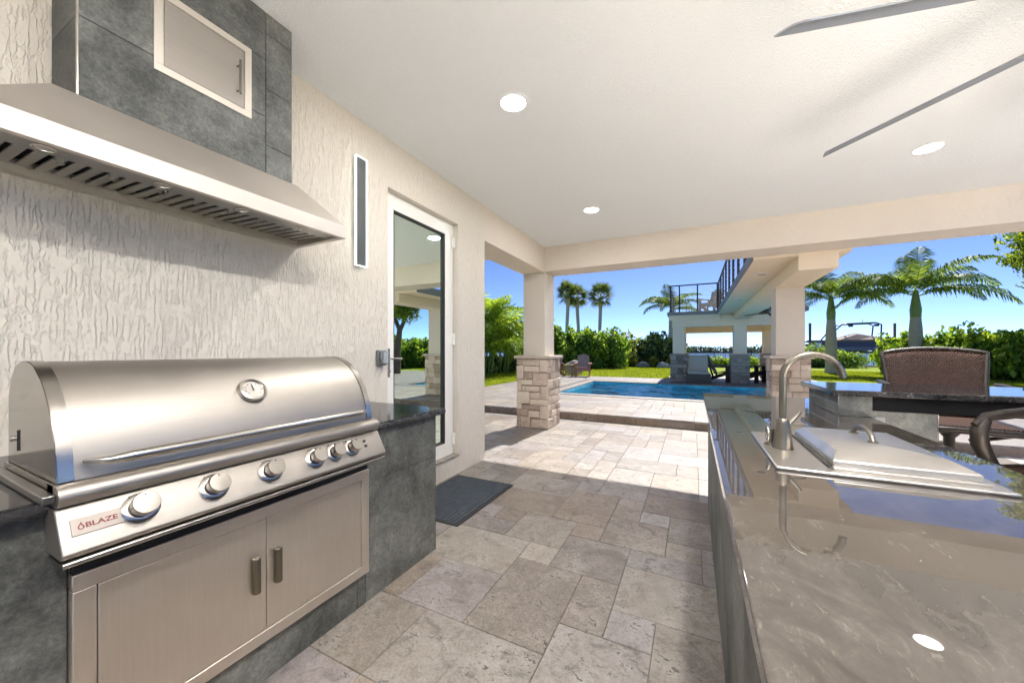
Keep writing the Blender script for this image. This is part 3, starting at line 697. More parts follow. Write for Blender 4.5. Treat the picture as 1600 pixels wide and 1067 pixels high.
# lip band with thickness
can.add([(W0, HY0, HB), (HX, HY0, HB), (HX, HY1, HB), (W0, HY1, HB), (W0, HY0, LZ), (HX, HY0, LZ), (HX, HY1, LZ), (W0, HY1, LZ)], [(0, 1, 5, 4), (1, 2, 6, 5), (2, 3, 7, 6)])
e = .028
can.add([(W0, HY0, HB), (HX, HY0, HB), (HX, HY1, HB), (W0, HY1, HB), (W0 + .045, HY0 + e, HB), (HX - e, HY0 + e, HB), (HX - e, HY1 - e, HB), (W0 + .045, HY1 - e, HB)], [(0, 4, 5, 1), (1, 5, 6, 2), (2, 6, 7, 3), (3, 7, 4, 0)])
can.add([(W0 + .045, HY0 + e, HB), (HX - e, HY0 + e, HB), (HX - e, HY1 - e, HB), (W0 + .045, HY1 - e, HB), (W0 + .045, HY0 + e, HB + .05), (HX - e, HY0 + e, HB + .05), (HX - e, HY1 - e, HB + .05), (W0 + .045, HY1 - e, HB + .05)], [(4, 5, 1, 0), (5, 6, 2, 1), (6, 7, 3, 2), (7, 4, 0, 3)])
can.build('canopy', 'steel_hood', hood)
MB().add([(W0 + .04, HY0 + .02, HB + .052), (HX - .02, HY0 + .02, HB + .052), (HX - .02, HY1 - .02, HB + .052), (W0 + .04, HY1 - .02, HB + .052)], [(0, 1, 2, 3)]).build('inner_pan', 'black', hood)
bx1 = HX - e - .115
box('front_ledge', 'steel_dark', (bx1, HX - e - .001, HY0 + e, HY1 - e, HB + .012, HB + .03), hood)
nsl = 27; y = HY0 + e + .01; pitch = (HY1 - HY0 - 2 * e - .02) / nsl
for q in range(nsl):
    ya = y + q * pitch
    MB().hexa([(W0 + .048, ya, HB + .026), (bx1 - .002, ya, HB + .014), (bx1 - .002, ya + pitch * .66, HB + .014), (W0 + .048, ya + pitch * .66, HB + .026),
               (W0 + .048, ya, HB + .034), (bx1 - .002, ya, HB + .022), (bx1 - .002, ya + pitch * .66, HB + .022), (W0 + .048, ya + pitch * .66, HB + .034)]).build('baffle_slat', 'steel_dark', hood, bevel=.002)
for q, ya in enumerate((.37, .66, .94, 1.22)):
    ring = MB().lathe([(.028, 0), (.028, -.003), (.023, -.004), (.022, -.001)], (bx1 + .055, ya, HB + .0115), seg=24).build('hood_light', 'steel_polish', hood, smooth=50)
    MB().lathe([(.0215, 0), (.0215, -.001), (.012, -.002)], (bx1 + .055, ya, HB + .0105), seg=20).build('lens', 'lampoff', ring, smooth=50)
for ya in (.29, .42, .55, .69, .80, .93, 1.05, 1.17, 1.30):
    pts = [(bx1 - .03, ya + .011 * math.cos(a), HB + .010 + .011 * math.sin(a)) for a in [i * math.pi / 6 for i in range(13)]]
    MB().tube(pts, .0022, 6, False).build('pull_ring', 'steel_polish', hood, smooth=60)
# chimney cover clad in slate tile
chim = thing('chimney_cover', 'dark slate tiled chimney box above the range hood', 'chimney cover', (-2.05, .84, TZ))
CX, CY0, CY1 = -1.927, .462, 1.219
box('core', 'black', (WX + .001, CX - .012, CY0 + .008, CY1 - .008, TZ + .001, CE - .001), chim)
for (a, b_, c, d) in ((CY0, 1.085, TZ + .002, 2.455), (CY0, 1.085, 2.458, 2.74), (CY0, 1.085, 2.743, CE - .001), (1.088, CY1, TZ + .002, 2.315), (1.088, CY1, 2.318, 2.60), (1.088, CY1, 2.603, 2.88), (1.088, CY1, 2.883, CE - .001)):
    box('tile', 'slate', (CX - .012, CX, a, b_, c, d), chim, bevel=.001)
for c, d in ((TZ + .002, 2.46), (2.463, CE - .001)):
    box('tile', 'slate', (WX + .001, CX - .0125, CY0 - .002, CY0 + .008, c, d), chim)
box('corner_trim', 'steel_polish', (CX - .0115, CX + .0015, CY0 - .0035, CY0 - .0001, TZ + .002, CE - .001), chim)
# access door on the chimney
AX = CX; ay0, ay1, az0, az1 = .660, 1.018, 2.405, 2.742
ad = MB().box(AX + .0005, AX + .006, ay0, ay1, az0, az0 + .030).box(AX + .0005, AX + .006, ay0, ay1, az1 - .030, az1).box(AX + .0005, AX + .006, ay0, ay0 + .030, az0 + .03, az1 - .03).box(AX + .0005, AX + .006, ay1 - .030, ay1, az0 + .03, az1 - .03)
ad = ad.build('access_door', 'steel_v', chim, bevel=.0015); ad['label'] = 'small square steel access door with bar handle'
box('door_leaf', 'steel', (AX + .0005, AX + .0045, ay0 + .032, ay1 - .0335, az0 + .032, az1 - .032), ad, bevel=.001)
hy = ay1 - .062
MB().tube([(AX + .034, hy, az0 + .075), (AX + .034, hy, az1 - .105)], .0055, 12).tube([(AX + .003, hy, az0 + .095), (AX + .034, hy, az0 + .095)], .004, 10).tube([(AX + .003, hy, az1 - .125), (AX + .034, hy, az1 - .125)], .004, 10).build('handle', 'steel_satin', ad, smooth=60)

# wall sconce -----------------------------------------------------------------
sy0, sy1, sz0, sz1 = 1.835, 1.935, 1.895, 2.69
sconce = thing('wall_sconce', 'slim vertical wall light with glowing white rim between hood and door', 'wall light', (WX, 1.885, sz0))
box('back_plate', 'blackmetal', (WX + .001, WX + .020, sy0 + .018, sy1 - .018, sz0 + .03, sz1 - .03), sconce)
fr = MB(); q = .0055; x0, x1 = WX + .021, WX + .038
fr.box(x0, x1, sy0, sy0 + q, sz0, sz1).box(x0, x1, sy1 - q, sy1, sz0, sz1).box(x0, x1, sy0 + q, sy1 - q, sz0, sz0 + q).box(x0, x1, sy0 + q, sy1 - q, sz1 - q, sz1)
fr.build('light_rim', 'led', sconce)
box('face_plate', simple('sconce_face', (.075, .08, .082), .4), (x0, x1 - .008, sy0 + q + .001, sy1 - q - .001, sz0 + q + .001, sz1 - q - .001), sconce)
# outlet ----------------------------------------------------------------------
ob = thing('outlet_box', 'grey weatherproof outlet cover on the wall above the counter', 'outlet', (WX, 2.09, 1.19))
box('box', 'plastic_grey', (WX + .001, WX + .035, 2.045, 2.125, 1.165, 1.285), ob, bevel=.006)
box('hinged_cover', 'plastic_grey', (WX + .036, WX + .062, 2.050, 2.120, 1.172, 1.278), ob, bevel=.010, )
box('window', 'clearplastic', (WX + .0625, WX + .072, 2.062, 2.110, 1.180, 1.268), ob, bevel=.004)

# ================================================================== GRILL COUNTER
FXC = -1.49; CT = .905; CY_R = 1.88
gc = thing('grill_counter', 'slate tiled grill counter with black granite top', 'counter', (-1.85, .6, 0))
box('core', 'black', (WX + .001, FXC - .0125, -2.6, CY_R - .012, .0, .868), gc)
def clad(y0, y1, z0, z1): box('tile', 'slate', (FXC - .012, FXC, y0 + .001, y1 - .001, z0 + .001, z1 - .001), gc, bevel=.0008)
for y0, y1 in ((-2.6, -1.0), (-1.0, .19)):
    clad(y0, y1, .0, .60); clad(y0, y1, .60, .868)
clad(.19, .338, .0, .868); clad(.338, 1.27, .0, .166); clad(1.27, 1.322, 0., .166)
clad(1.322, CY_R, .0, .60); clad(1.322, CY_R, .60, .868); clad(.338, 1.322, .690, .75)
for z0, z1 in ((0, .6), (.6, .868)):
    box('tile', 'slate', (WX + .001, FXC - .0125, CY_R - .011, CY_R, z0 + .001, z1 - .001), gc)
box('edge_trim', 'steel_polish', (FXC - .0115, FXC + .0015, CY_R + .0001, CY_R + .003, .001, .867), gc)
top = MB().box(WX + .001, -1.462, 1.312, 1.94, .8685, CT).build('countertop', 'granite', gc, bevel=.004)
top2 = MB().box(WX + .001, -1.450, -2.6, .298, .8685, CT).build('countertop', 'granite', gc, bevel=.004)
box('countertop', 'granite', (WX + .001, -1.86, .300, 1.310, .8685, CT), gc)
def rough_edge(y0, y1, x, name):
    n = int((y1 - y0) / .02); mb = MB(); vs = []; fs = []
    for i in range(n + 1):
        yy = y0 + (y1 - y0) * i / n
        for j, z in enumerate((CT - .004, CT - .013, CT - .024, .869)):
            vs.append((x + random.uniform(-.001, .005) + (.002 if j in (1, 2) else -.001), yy, z))
    for i in range(n):
        for j in range(3): fs.append((i * 4 + j, i * 4 + j + 1, i * 4 + j + 5, i * 4 + j + 4))
    mb.add(vs, fs).build('chiselled_edge', 'granite_edge', gc)
rough_edge(1.312, 1.94, -1.459, 'edge'); rough_edge(-2.6, .298, -1.447, 'edge')

# access doors under the grill --------------------------------------------------
du = thing('cabinet_doors', 'stainless double door cabinet front below the grill', 'cabinet doors', (FXC, .83, .17))
y0, y1, z0, z1 = .340, 1.320, .168, .686; X1 = -1.462
MB().box(FXC - .02, X1, y0, y1, z0, z0 + .045).box(FXC - .02, X1, y0, y1, z1 - .045, z1).box(FXC - .02, X1, y0, y0 + .045, z0 + .045, z1 - .045).box(FXC - .02, X1, y1 - .045, y1, z0 + .045, z1 - .045).build('frame', 'steel_v', du, bevel=.003)
box('void', 'black', (FXC - .10, FXC - .05, y0 + .02, y1 - .02, z0 + .02, z1 - .02), du)
for a, b_, hy in ((y0 + .0475, .8280, .786), (.8305, y1 - .0475, .865)):
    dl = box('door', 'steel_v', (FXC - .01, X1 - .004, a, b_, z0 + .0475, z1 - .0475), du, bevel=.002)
    h = MB(); hx = X1 - .004
    prof = [(hx + .001, hy - .012), (hx + .016, hy - .013), (hx + .026, hy - .006), (hx + .028, hy + .004), (hx + .024, hy + .012), (hx + .001, hy + .014)]
    h.prism(prof, 'z', .378, .512); h.build('handle', 'steel_satin', dl, bevel=.006, seg=3)

# ================================================================== GAS GRILL
gy0, gy1 = .300, 1.310
gr = thing('gas_grill', 'large stainless built-in gas grill with curved lid', 'grill', (-1.6, .8, CT))
prof = [(-1.86, .945), (-1.86, 1.14), (-1.835, 1.195), (-1.79, 1.233), (-1.735, 1.247), (-1.683, 1.249), (-1.640, 1.242), (-1.600, 1.226), (-1.562, 1.204), (-1.525, 1.172), (-1.495, 1.136), (-1.470, 1.095), (-1.450, 1.050), (-1.437, 1.003), (-1.430, .962), (-1.428, .945)]
lid = MB()
def shell(y0_, y1_, d=0.):
    n = len(prof); vs = []; fs = []
    for yy in (y0_, y1_): vs += [(x, yy, z) for x, z in prof]
    for i in range(n - 1): fs.append((i, i + 1, n + i + 1, n + i))
    lid.add(vs, fs)
shell(gy0 + .036, gy1 - .036)
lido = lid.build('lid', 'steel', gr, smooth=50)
lid = MB()
for ya, yb in ((gy0 + .008, gy0 + .0355), (gy1 - .0355, gy1 - .008)):
    lid = MB(); n = len(prof); p2 = [(x + .0025 * (1 if x > -1.7 else -.3), z + .002) for x, z in prof]; vs = [(x, ya, z) for x, z in p2] + [(x, yb, z) for x, z in p2]
    lid.add(vs, [(i, i + 1, n + i + 1, n + i) for i in range(n - 1)])
    lid.build('lid_end_band', 'steel_polish', lido, smooth=50)
for ya, yb in ((gy0 + .006, gy0 + .0078), (gy1 - .0078, gy1 - .006)):
    MB().prism([(x + .001, z + .001) for x, z in prof], 'y', ya, yb).build('side_panel', 'steel_side', lido)
box('hinge_slot', 'black', (-1.755, -1.750, gy0 + .003, gy0 + .0055, .99, 1.05), lido)
MB().lathe([(.008, 0), (.008, .006), (.004, .008)], (-1.80, gy0 + .0055, 1.02), (0, -1, 0), 12).build('hinge_bolt', 'steel_polish', lido, smooth=40)
# firebox rim on the counter and sides
MB().box(-1.87, -1.425, gy0, gy0 + .005, CT + .001, .944).box(-1.87, -1.425, gy1 - .005, gy1, CT + .001, .944).box(-1.87, -1.865, gy0 + .005, gy1 - .005, CT + .001, .944).build('firebox_rim', 'steel_side', gr)
MB().bar((-1.87, gy0 - .012, CT + .012), (-1.40, gy0 - .012, CT + .012), .022, .02).build('side_flange', 'steel_dark', gr, bevel=.003)
MB().bar((-1.87, gy1 + .012, CT + .012), (-1.40, gy1 + .012, CT + .012), .022, .02).build('side_flange', 'steel_dark', gr, bevel=.003)
# front bullnose
pb_ = [(-1.47, .943)] + [(-1.408 + .0265 * math.cos(a), .9165 + .0265 * math.sin(a)) for a in [math.pi / 2 - i * math.pi / 10 for i in range(11)]] + [(-1.47, .89)]
MB().prism(pb_, 'y', gy0, gy1).build('front_roll', 'steel', gr, smooth=40)
# control panel
pp = [(-1.47, .888), (-1.402, .888), (-1.396, .882), (-1.348, .800), (-1.342, .788), (-1.348, .777), (-1.36, .774), (-1.47, .774)]
cp = MB().prism(pp, 'y', gy0 - .004, gy1 + .004).build('control_panel', 'steel', gr, bevel=.003)
tr = MB().box(-1.45, -1.352, gy0 - .002, gy1 + .002, .760, .7655).tube([(-1.352, gy0 - .002, .7625), (-1.352, gy1 + .002, .7625)], .008, 12).build('drip_tray_rail', 'steel_polish', gr, smooth=40)
box('painted_tray_shadow', 'black', (-1.480, -1.466, gy0 + .04, gy1 - .0, .6875, .758), gr)  # black strip painted in for the shade under the panel overhang
pn = Vector((.082, 0, .048)).normalized(); pt = Vector((-.048, 0, .082)).normalized()   # panel normal and up
pc = Vector((-1.372, 0, .841))
for i, yk in enumerate((.444, .616, .790, .964, 1.053, 1.140)):
    s_ = 1.0 if i < 4 else .93
    o = pc + Vector((0, yk, .004))
    kn = MB().lathe([(.041 * s_, 0), (.041 * s_, .004), (.034 * s_, .009), (.027 * s_, .010)], o, pn, 32).build('knob', 'steel_polish', gr, smooth=50)
    MB().lathe([(.027 * s_, .009), (.027 * s_, .022)], o, pn, 28).build('knob_ring', 'black', kn, smooth=50)
    MB().lathe([(.0295 * s_, .021), (.0300 * s_, .044), (.028 * s_, .047), (.010 * s_, .048)], o, pn, 32).build('knob_grip', 'steel_polish', kn, smooth=40)
    tip = o + pn * .0484 + pt * .022 * s_
    MB().add([tip + pt * .004, tip + Vector((0, .003, 0)) - pt * .002, tip - Vector((0, .003, 0)) - pt * .002], [(0, 1, 2)]).build('pointer', 'dark_print', kn)
    mk = pc + pt * .041 + Vector((0, yk, 0)) + pn * .0012
    mp_ = MB()
    for q in (-1, 0, 1):
        c = mk + Vector((0, q * .016, abs(q) * -.001))
        mp_.add([c + pt * .003 + Vector((0, -.004, 0)), c + pt * .003 + Vector((0, .004, 0)), c - pt * .003 + Vector((0, .004, 0)), c - pt * .003 - Vector((0, .004, 0))], [(0, 1, 2, 3)])
    mp_.build('knob_marking', 'dark_print', gr)
for q in (0, 1):
    c = pc + Vector((0, 1.215, 0)) + pt * (.018 - .024 * q) + pn * .0012
    MB().box(-.002, .002, -.007, .007, -.006, .006).build('switch_mark', 'dark_print', gr, local=True).location = c - Vector(gr.location)
# badge with lettering
bq = MB(); ba = pc + Vector((0, .316, 0)) + pn * .0005
c4 = [ba + pt * .021, ba + pt * .021 + Vector((0, .094, 0)), ba - pt * .021 + Vector((0, .094, 0)), ba - pt * .021]
bq.hexa([c4[3], c4[2], c4[1], c4[0]] + [p + pn * .003 for p in (c4[3], c4[2], c4[1], c4[0])])
bd = bq.build('badge', 'badge', gr, bevel=.001)
tc = bpy.data.curves.new('lettering', 'FONT'); tc.body = 'BLAZE'; tc.size = .0172; tc.extrude = .0003; tc.offset = .0004
to = bpy.data.objects.new('lettering', tc); COL.objects.link(to); bpy.context.view_layer.update()
tme = bpy.data.meshes.new_from_object(to.evaluated_get(bpy.context.evaluated_depsgraph_get())); bpy.data.objects.remove(to)
tme.materials.clear(); tme.materials.append(M['red_print']); to = link('lettering', tme, bd)
rot = Matrix((( 0, pt.x, pn.x), (1, pt.y, pn.y), (0, pt.z, pn.z)))
to.matrix_local = Matrix.Translation(ba + Vector((0, .0235, 0)) - pt * .0062 + pn * .0034 - Vector(gr.location)) @ rot.to_4x4() @ Matrix.Diagonal((1.18, 1., 1., 1.))
fl = MB(); fc = ba + Vector((0, .0165, 0)) + pn * .0036
out = [(0, -.009), (.005, -.007), (.0062, -.002), (.003, .004), (.001, .011), (-.001, .006), (-.0035, .003), (-.0058, -.002), (-.005, -.007)]
inn = [(0, -.0065), (.0026, -.0055), (.0032, -.002), (.0012, .002), (0, .004), (-.001, .002), (-.0026, 0), (-.0032, -.003), (-.0026, -.0055)]
P3 = lambda p: fc + Vector((0, p[0], 0)) + pt * p[1]
n = len(out); fl.add([P3(p) for p in out] + [P3(p) for p in inn], [(i, (i + 1) % n, n + (i + 1) % n, n + i) for i in range(n)])
fl.build('flame_mark', 'red_print', bd)
# lid handle, gauge
hp = []
for i in range(25):
    t = i / 24; yy = .352 + (1.262 - .352) * t; bow = min(1., min(t, 1 - t) / .035); hp.append((-1.425 + .042 * math.sqrt(max(0, 1 - (1 - bow) ** 2)), yy, .992))
MB().tube(hp, [.006 + .0085 * min(1, min(i, 24 - i) / 2.) for i in range(25)], 14).build('lid_handle', 'steel_polish', lido, smooth=60)
gn = Vector((.80, 0, .60)).normalized(); go = Vector((-1.490, .79, 1.128))
ga = MB().lathe([(.050, -.004), (.050, .006), (.046, .016), (.039, .018), (.038, .012)], go, gn, 36).build('thermometer', 'steel_polish', lido, smooth=45)
MB().lathe([(.0385, .008), (.0385, .011), (.001, .0112)], go, gn, 32).build('dial_face', 'dialface', ga)
gu = Vector((-.60, 0, .80))
MB().bar(go + gn * .0135 - gu * .006, go + gn * .0135 + gu * .021, .0028, .001, gn).lathe([(.003, .012), (.003, .0145)], go, gn, 10).build('needle', 'dark_print', ga)
for i in range(9):
    a = R(-130 + i * 32.5); d = gu * math.cos(a) + Vector((0, 1, 0)) * math.sin(a)
    MB().bar(go + gn * .0122 + d * .024, go + gn * .0122 + d * .029, .0018, .0006, gn).build('tick', 'dark_print', ga)

# ================================================================== DOORMAT
mt = thing('doormat', 'dark blue grey ribbed doormat in front of the glass door', 'doormat', (-1.85, 2.62, 0))
mx0, mx1, my0, my1 = -2.165, -1.530, 2.185, 3.10
fr = MB().box(mx0, mx1, my0, my1, .0025, .007); fr.build('backing', 'rubber', mt, bevel=.003)
n = 17
for i in range(n):
    a = mx0 + .03 + (mx1 - mx0 - .06) * i / n; w = (mx1 - mx0 - .06) / n
    box('rib', 'mat', (a + .003, a + w - .008, my0 + .03, my1 - .03, .0068, .0135), mt, bevel=.003)
MB().box(mx0 + .003, mx0 + .026, my0 + .003, my1 - .003, .0069, .0095).box(mx1 - .026, mx1 - .003, my0 + .003, my1 - .003, .0069, .0095).box(mx0 + .027, mx1 - .027, my0 + .003, my0 + .026, .0069, .0095).box(mx0 + .027, mx1 - .027, my1 - .026, my1 - .003, .0069, .0095).build('border', 'rubber', mt, bevel=.002)

# ================================================================== ISLAND
IX0, IX1, IY0, IY1 = .075, .90, -1.4, 3.63
isl = thing('kitchen_island', 'long outdoor island with polished grey stone counter', 'island', (.5, 1.4, 0))
box('core', 'black', (.125, .86, IY0 + .05, 3.43, 0, .868), isl)
yy = IY0 + .05
i = 0
while yy < 3.43:
    w = .30; y2 = min(yy + w, 3.441)
    box('panel', 'slate', (.111, .124, yy + .0012, y2 - .0012, .002, .866), isl, bevel=.001); yy = y2
for a, b_ in ((.1245, .49), (.49, .86)): box('panel', 'slate', (a + .001, b_ - .001, 3.4305, 3.4415, .002, .866), isl)
for a, b_ in ((IY0 + .06, .7), (.7, 2.1), (2.1, 3.43)): box('panel', 'slate', (.861, .873, a + .001, b_ - .001, .002, .866), isl)
slab = MB()
# countertop with a cut-out for the sink
sx0, sx1, sy0_, sy1_ = .262, .72, 1.43, 1.93
slab.box(IX0, IX1, IY0, IY1, .8685, CT).build('countertop', 'quartz', isl, bevel=.004, seg=3)
box('edge_bevel', 'steel_polish', (.1085, .1105, IY0 + .06, 3.43, .858, .8665), isl)

# raised bar ---------------------------------------------------------------------
BZ = 1.055
bar = thing('raised_bar', 'raised dark stone bar beyond the sink on slate piers', 'bar', (2.2, 3.0, 0))
bt = MB().box(.715, 4.6, 2.70, 3.38, BZ - .032, BZ).build('bar_top', 'granite_bar' if 'granite_bar' in M else 'granite', bar, bevel=.005, seg=3)
bs = box('bar_wall', 'slate', (.757, .903, 2.735, 3.34, CT + .001, BZ - .033), bar, bevel=.001)
box('edge_trim', 'steel_polish', (.7545, .7568, 2.7325, 2.7346, CT + .001, BZ - .034), bar)
box('wall_joint', 'steel_polish', (.7553, .7569, 2.74, 3.335, .968, .9705), bar)
box('pier', 'slate', (.904, 1.165, 2.742, 3.33, 0.0, .942), bar, bevel=.001)
box('pier', 'slate', (4.2, 4.5, 2.742, 3.33, 0.0, .942), bar, bevel=.001)
box('pier_trim', 'steel_polish', (1.1652, 1.168, 2.7385, 2.7415, .0, .942), bar)
box('apron', simple('matt_black_apron', (.008, .008, .009), .9, 0, .1), (.9045, 4.55, 2.738, 3.32, .9425, BZ - .033), bar, bevel=.002)
box('outlet_plate', 'plastic_grey', (.912, .958, 2.7315, 2.7405, .82, .912), bar, bevel=.004)
# flat black fire trough lid let into the bar
ft = MB().box(1.75, 3.6, 3.10, 3.115, BZ + .001, BZ + .012).box(1.75, 3.6, 3.27, 3.285, BZ + .001, BZ + .012).box(1.75, 1.765, 3.115, 3.27, BZ + .001, BZ + .012).box(3.585, 3.6, 3.115, 3.27, BZ + .001, BZ + .012)
fto = thing('fire_trough', 'long flat black metal trough lid lying on the raised bar', 'fire trough', (2.7, 3.19, BZ))
ft.build('rim', 'blackmetal', fto, bevel=.002)
box('lid', 'blackmetal', (1.766, 3.584, 3.116, 3.269, BZ + .001, BZ + .007), fto)

# sink -----------------------------------------------------------------------------
sk = thing('bar_sink', 'drop-in steel sink with raised cover plate on the island', 'sink', (.49, 1.67, CT))
box('deck_plate', 'steel_white', (.235, .748, 1.40, 1.965, CT + .0005, CT + .011), sk, bevel=.004)
lz = CT + .0115
lid_ = MB()
l0, l1, m0, m1 = .392, .712, 1.463, 1.945; zt = lz + .047; c_ = .045
lid_.add([(l0, m0, lz + .002), (l1, m0, lz + .002), (l1, m1, lz + .002), (l0, m1, lz + .002), (l0, m0, lz + .022), (l1, m0, lz + .022), (l1, m1, lz + .022), (l0, m1, lz + .022),
          (l0 + .022, m0 + .05, zt), (l1 - c_, m0 + .05, zt), (l1 - c_, m1 - c_, zt), (l0 + .022, m1 - c_, zt)],
         [(3, 2, 1, 0), (0, 1, 5, 4), (1, 2, 6, 5), (2, 3, 7, 6), (3, 0, 4, 7), (4, 5, 9, 8), (5, 6, 10, 9), (6, 7, 11, 10), (7, 4, 8, 11), (8, 9, 10, 11)])
lo_ = lid_.build('cover', 'steel_white', sk, bevel=.003)
hh = [(.556, 1.848, zt), (.556, 1.842, zt + .012), (.556, 1.822, zt + .028), (.556, 1.790, zt + .036), (.556, 1.750, zt + .037), (.556, 1.715, zt + .033), (.556, 1.690, zt + .020), (.556, 1.682, zt + .006), (.556, 1.680, zt)]
hm = MB()
for a, b_ in zip(hh, hh[1:]): hm.bar(a, b_, .020, .007, (1, 0, 0) if False else (0, 0, 1))
hm = MB().tube(hh, [.009, .008, .0075, .008, .008, .008, .0075, .008, .009], 12)
hm.lathe([(.015, 0), (.015, .003), (.010, .005)], hh[0], (0, 0, 1), 16).lathe([(.015, 0), (.015, .003), (.010, .005)], hh[-1], (0, 0, 1), 16)
hm.build('handle', 'steel_satin', lo_, smooth=60)
box('gasket_slot', 'rubber', (.376, .386, 1.455, 1.95, lz - .0004, lz + .0012), sk)
box('rim_bar', 'steel_white', (.3865, .718, 1.440, 1.4615, lz - .0004, lz + .006), sk, bevel=.002)
# faucet ---------------------------------------------------------------------------
fz = CT + .0115; fx, fy = .300, 1.668
fa = thing('faucet', 'brushed nickel gooseneck faucet standing on the sink plate', 'faucet', (fx, fy, fz))
MB().lathe([(.033, 0), (.033, .004), (.031, .010), (.027, .05), (.0215, .095), (.0195, .108), (.0165, .112)], (fx, fy, fz), seg=28).build('base', 'steel_satin', fa, smooth=50)
Ra = .0865; zc = 1.181; pth = [(fx, fy, fz + .10), (fx, fy, 1.10)]
for i in range(17):
    a = math.pi - math.pi * i / 16 * .985; pth.append((fx + Ra + Ra * math.cos(a), fy, zc + Ra * math.sin(a)))
MB().tube(pth, .0118, 16).build('spout', 'steel_satin', fa, smooth=60)
vb = Vector((fx - .030, fy + .050, fz))
MB().lathe([(.022, 0), (.022, .004), (.014, .008), (.010, .03), (.014, .045), (.016, .06)], vb, seg=20).build('side_sprayer', 'steel_satin', fa, smooth=50)
MB().tube([(fx + .018, fy + .012, fz + .085), (fx + .045, fy + .025, fz + .115), (fx + .058, fy + .03, fz + .135)], [.006, .006, .007], 10).tube([(fx + .02, fy + .01, fz + .09), (fx + .075, fy + .03, fz + .088)], .0035, 8).build('lever', 'steel_satin', fa, smooth=60)
rp = [(vb.x - .012, vb.y - .02 + .022 * math.cos(a), fz + .045 + .026 * math.sin(a)) for a in [i * math.pi / 8 for i in range(17)]]
MB().tube(rp, .005, 8, False).build('hose_loop', 'steel_polish', fa, smooth=60)

# ================================================================== WALKWAY AND POOL PAVILION
DZ = .131
column('stone_column', 'cream column with pinkish stone base right of the faucet', 1.27, 1.67, 7.60, 8.02, DZ, 1.195, 2.362, .07, ('-y', '-x'), ('stucco', 'stone', 'cap'), None, 21, .20)
wk = thing('elevated_walkway', 'raised walkway with cable railing leading to the pool pavilion', 'walkway', (1.5, 11, 2.6))
box('beam', 'stucco_far', (1.27, 1.69, 6.10, 14.6, 2.36, 2.559), wk)
box('deck_slab', 'stucco_far', (.76, 1.82, 6.10, 14.58, 2.56, 2.69), wk)
box('edge_band', simple('grey_deck_edge', (.20, .20, .205), .7), (.745, .759, 6.10, 14.55, 2.545, 2.705), wk)
def post(x, y, z0, z1, parent): MB().box(x - .022, x + .022, y - .022, y + .022, z0, z1).build('railing_post', 'blackmetal', parent)
zr0, zr1 = 2.69, 3.68
for yy in np.linspace(6.4, 14.5, 9): post(.80, yy, zr0, zr1 - .02, wk)
MB().box(.775, .825, 6.35, 14.55, zr1 - .02, zr1 + .02).build('top_rail', 'blackmetal', wk)
for i in range(9):
    z = zr0 + .10 + i * .10; MB().tube([(.80, 6.4, z), (.80, 14.5, z)], .004, 6).build('cable', 'steel_polish', wk)
for yy in (7.3, 10.6):
    downlight(1.02, yy, 2.56, 'recessed light under the walkway, %s' % ('nearer the patio' if yy < 10 else 'farther, towards the pavilion'), 0, 'walkway lights', .075, 'lampoff')
pv = thing('pool_pavilion', 'two level pool pavilion with roof deck behind the pool', 'pavilion', (2.5, 17, DZ))
py0, py1, px0, px1 = 14.75, 19.2, -.70, 3.15
box('front_beam', 'stucco_far', (px0, px1, py0, py0 + .42, 2.15, 2.50), pv)
box('back_beam', 'stucco_far', (px0, px1, py1 - .42, py1, 2.10, 2.50), pv)
box('side_beam', 'stucco_far', (px0, px0 + .42, py0 + .421, py1 - .421, 2.13, 2.50), pv)
box('side_beam', 'stucco_far', (px1 - .42, px1, py0 + .421, py1 - .421, 2.13, 2.50), pv)
box('ceiling_panel', 'stucco_far', (px0 + .001, px1, py0 + .001, py1, 2.501, 2.56), pv)
sl_ = MB(); a = .16
sl_.hexa([(px0, py0, 2.44), (px1, py0, 2.44), (px1, py1, 2.44), (px0, py1, 2.44), (px0 - a, py0 - a, 2.585), (px1 + a, py0 - a, 2.585), (px1 + a, py1 + a, 2.585), (px0 - a, py1 + a, 2.585)])
sl_ = MB().box(px0 - a, px1 + a, py0 - a, py1 + a, 2.565, 2.70); sl_.build('roof_deck', simple('grey_deck_edge', (.25, .245, .24), .7), pv, bevel=.01)
MB().prism([(py0 - .001, 2.40), (py0 - .001, 2.564), (py0 - a + .01, 2.564)], 'x', px0 - .1, .84).build('cornice', 'stucco_far', pv)
zr0, zr1 = 2.70, 3.66
posts = [px0 - .05, -.45, .14, .76]
for x in posts: post(x, py0 - .08, zr0, zr1 - .02, pv)
post(px0 - .08, py0 + 1.5, zr0, zr1 - .02, pv); post(px0 - .08, py0 + 3.0, zr0, zr1 - .02, pv); post(px0 - .08, py1, zr0, zr1 - .02, pv)
for x in (2.3, 3.2): post(x, py0 - .08, zr0, zr1 - .02, pv)
for xa, xb in ((px0 - .1, .78), (2.25, 3.28)):
    MB().box(xa, xb, py0 - .105, py0 - .055, zr1 - .02, zr1 + .02).build('top_rail', 'blackmetal', pv)
    for i in range(9):
        z = zr0 + .09 + i * .095; MB().tube([(xa + .03, py0 - .08, z), (xb - .03, py0 - .08, z)], .005, 6).build('cable', 'cable', pv)
MB().box(px0 - .105, px0 - .055, py0 - .05, py1, zr1 - .02, zr1 + .02).build('top_rail', 'blackmetal', pv)
for i in range(9):
    z = zr0 + .09 + i * .095; MB().tube([(px0 - .08, py0 - .08, z), (px0 - .08, py1, z)], .005, 6).build('cable', 'cable', pv)
ms = ('stucco_far', 'stone_far', 'stone_far')
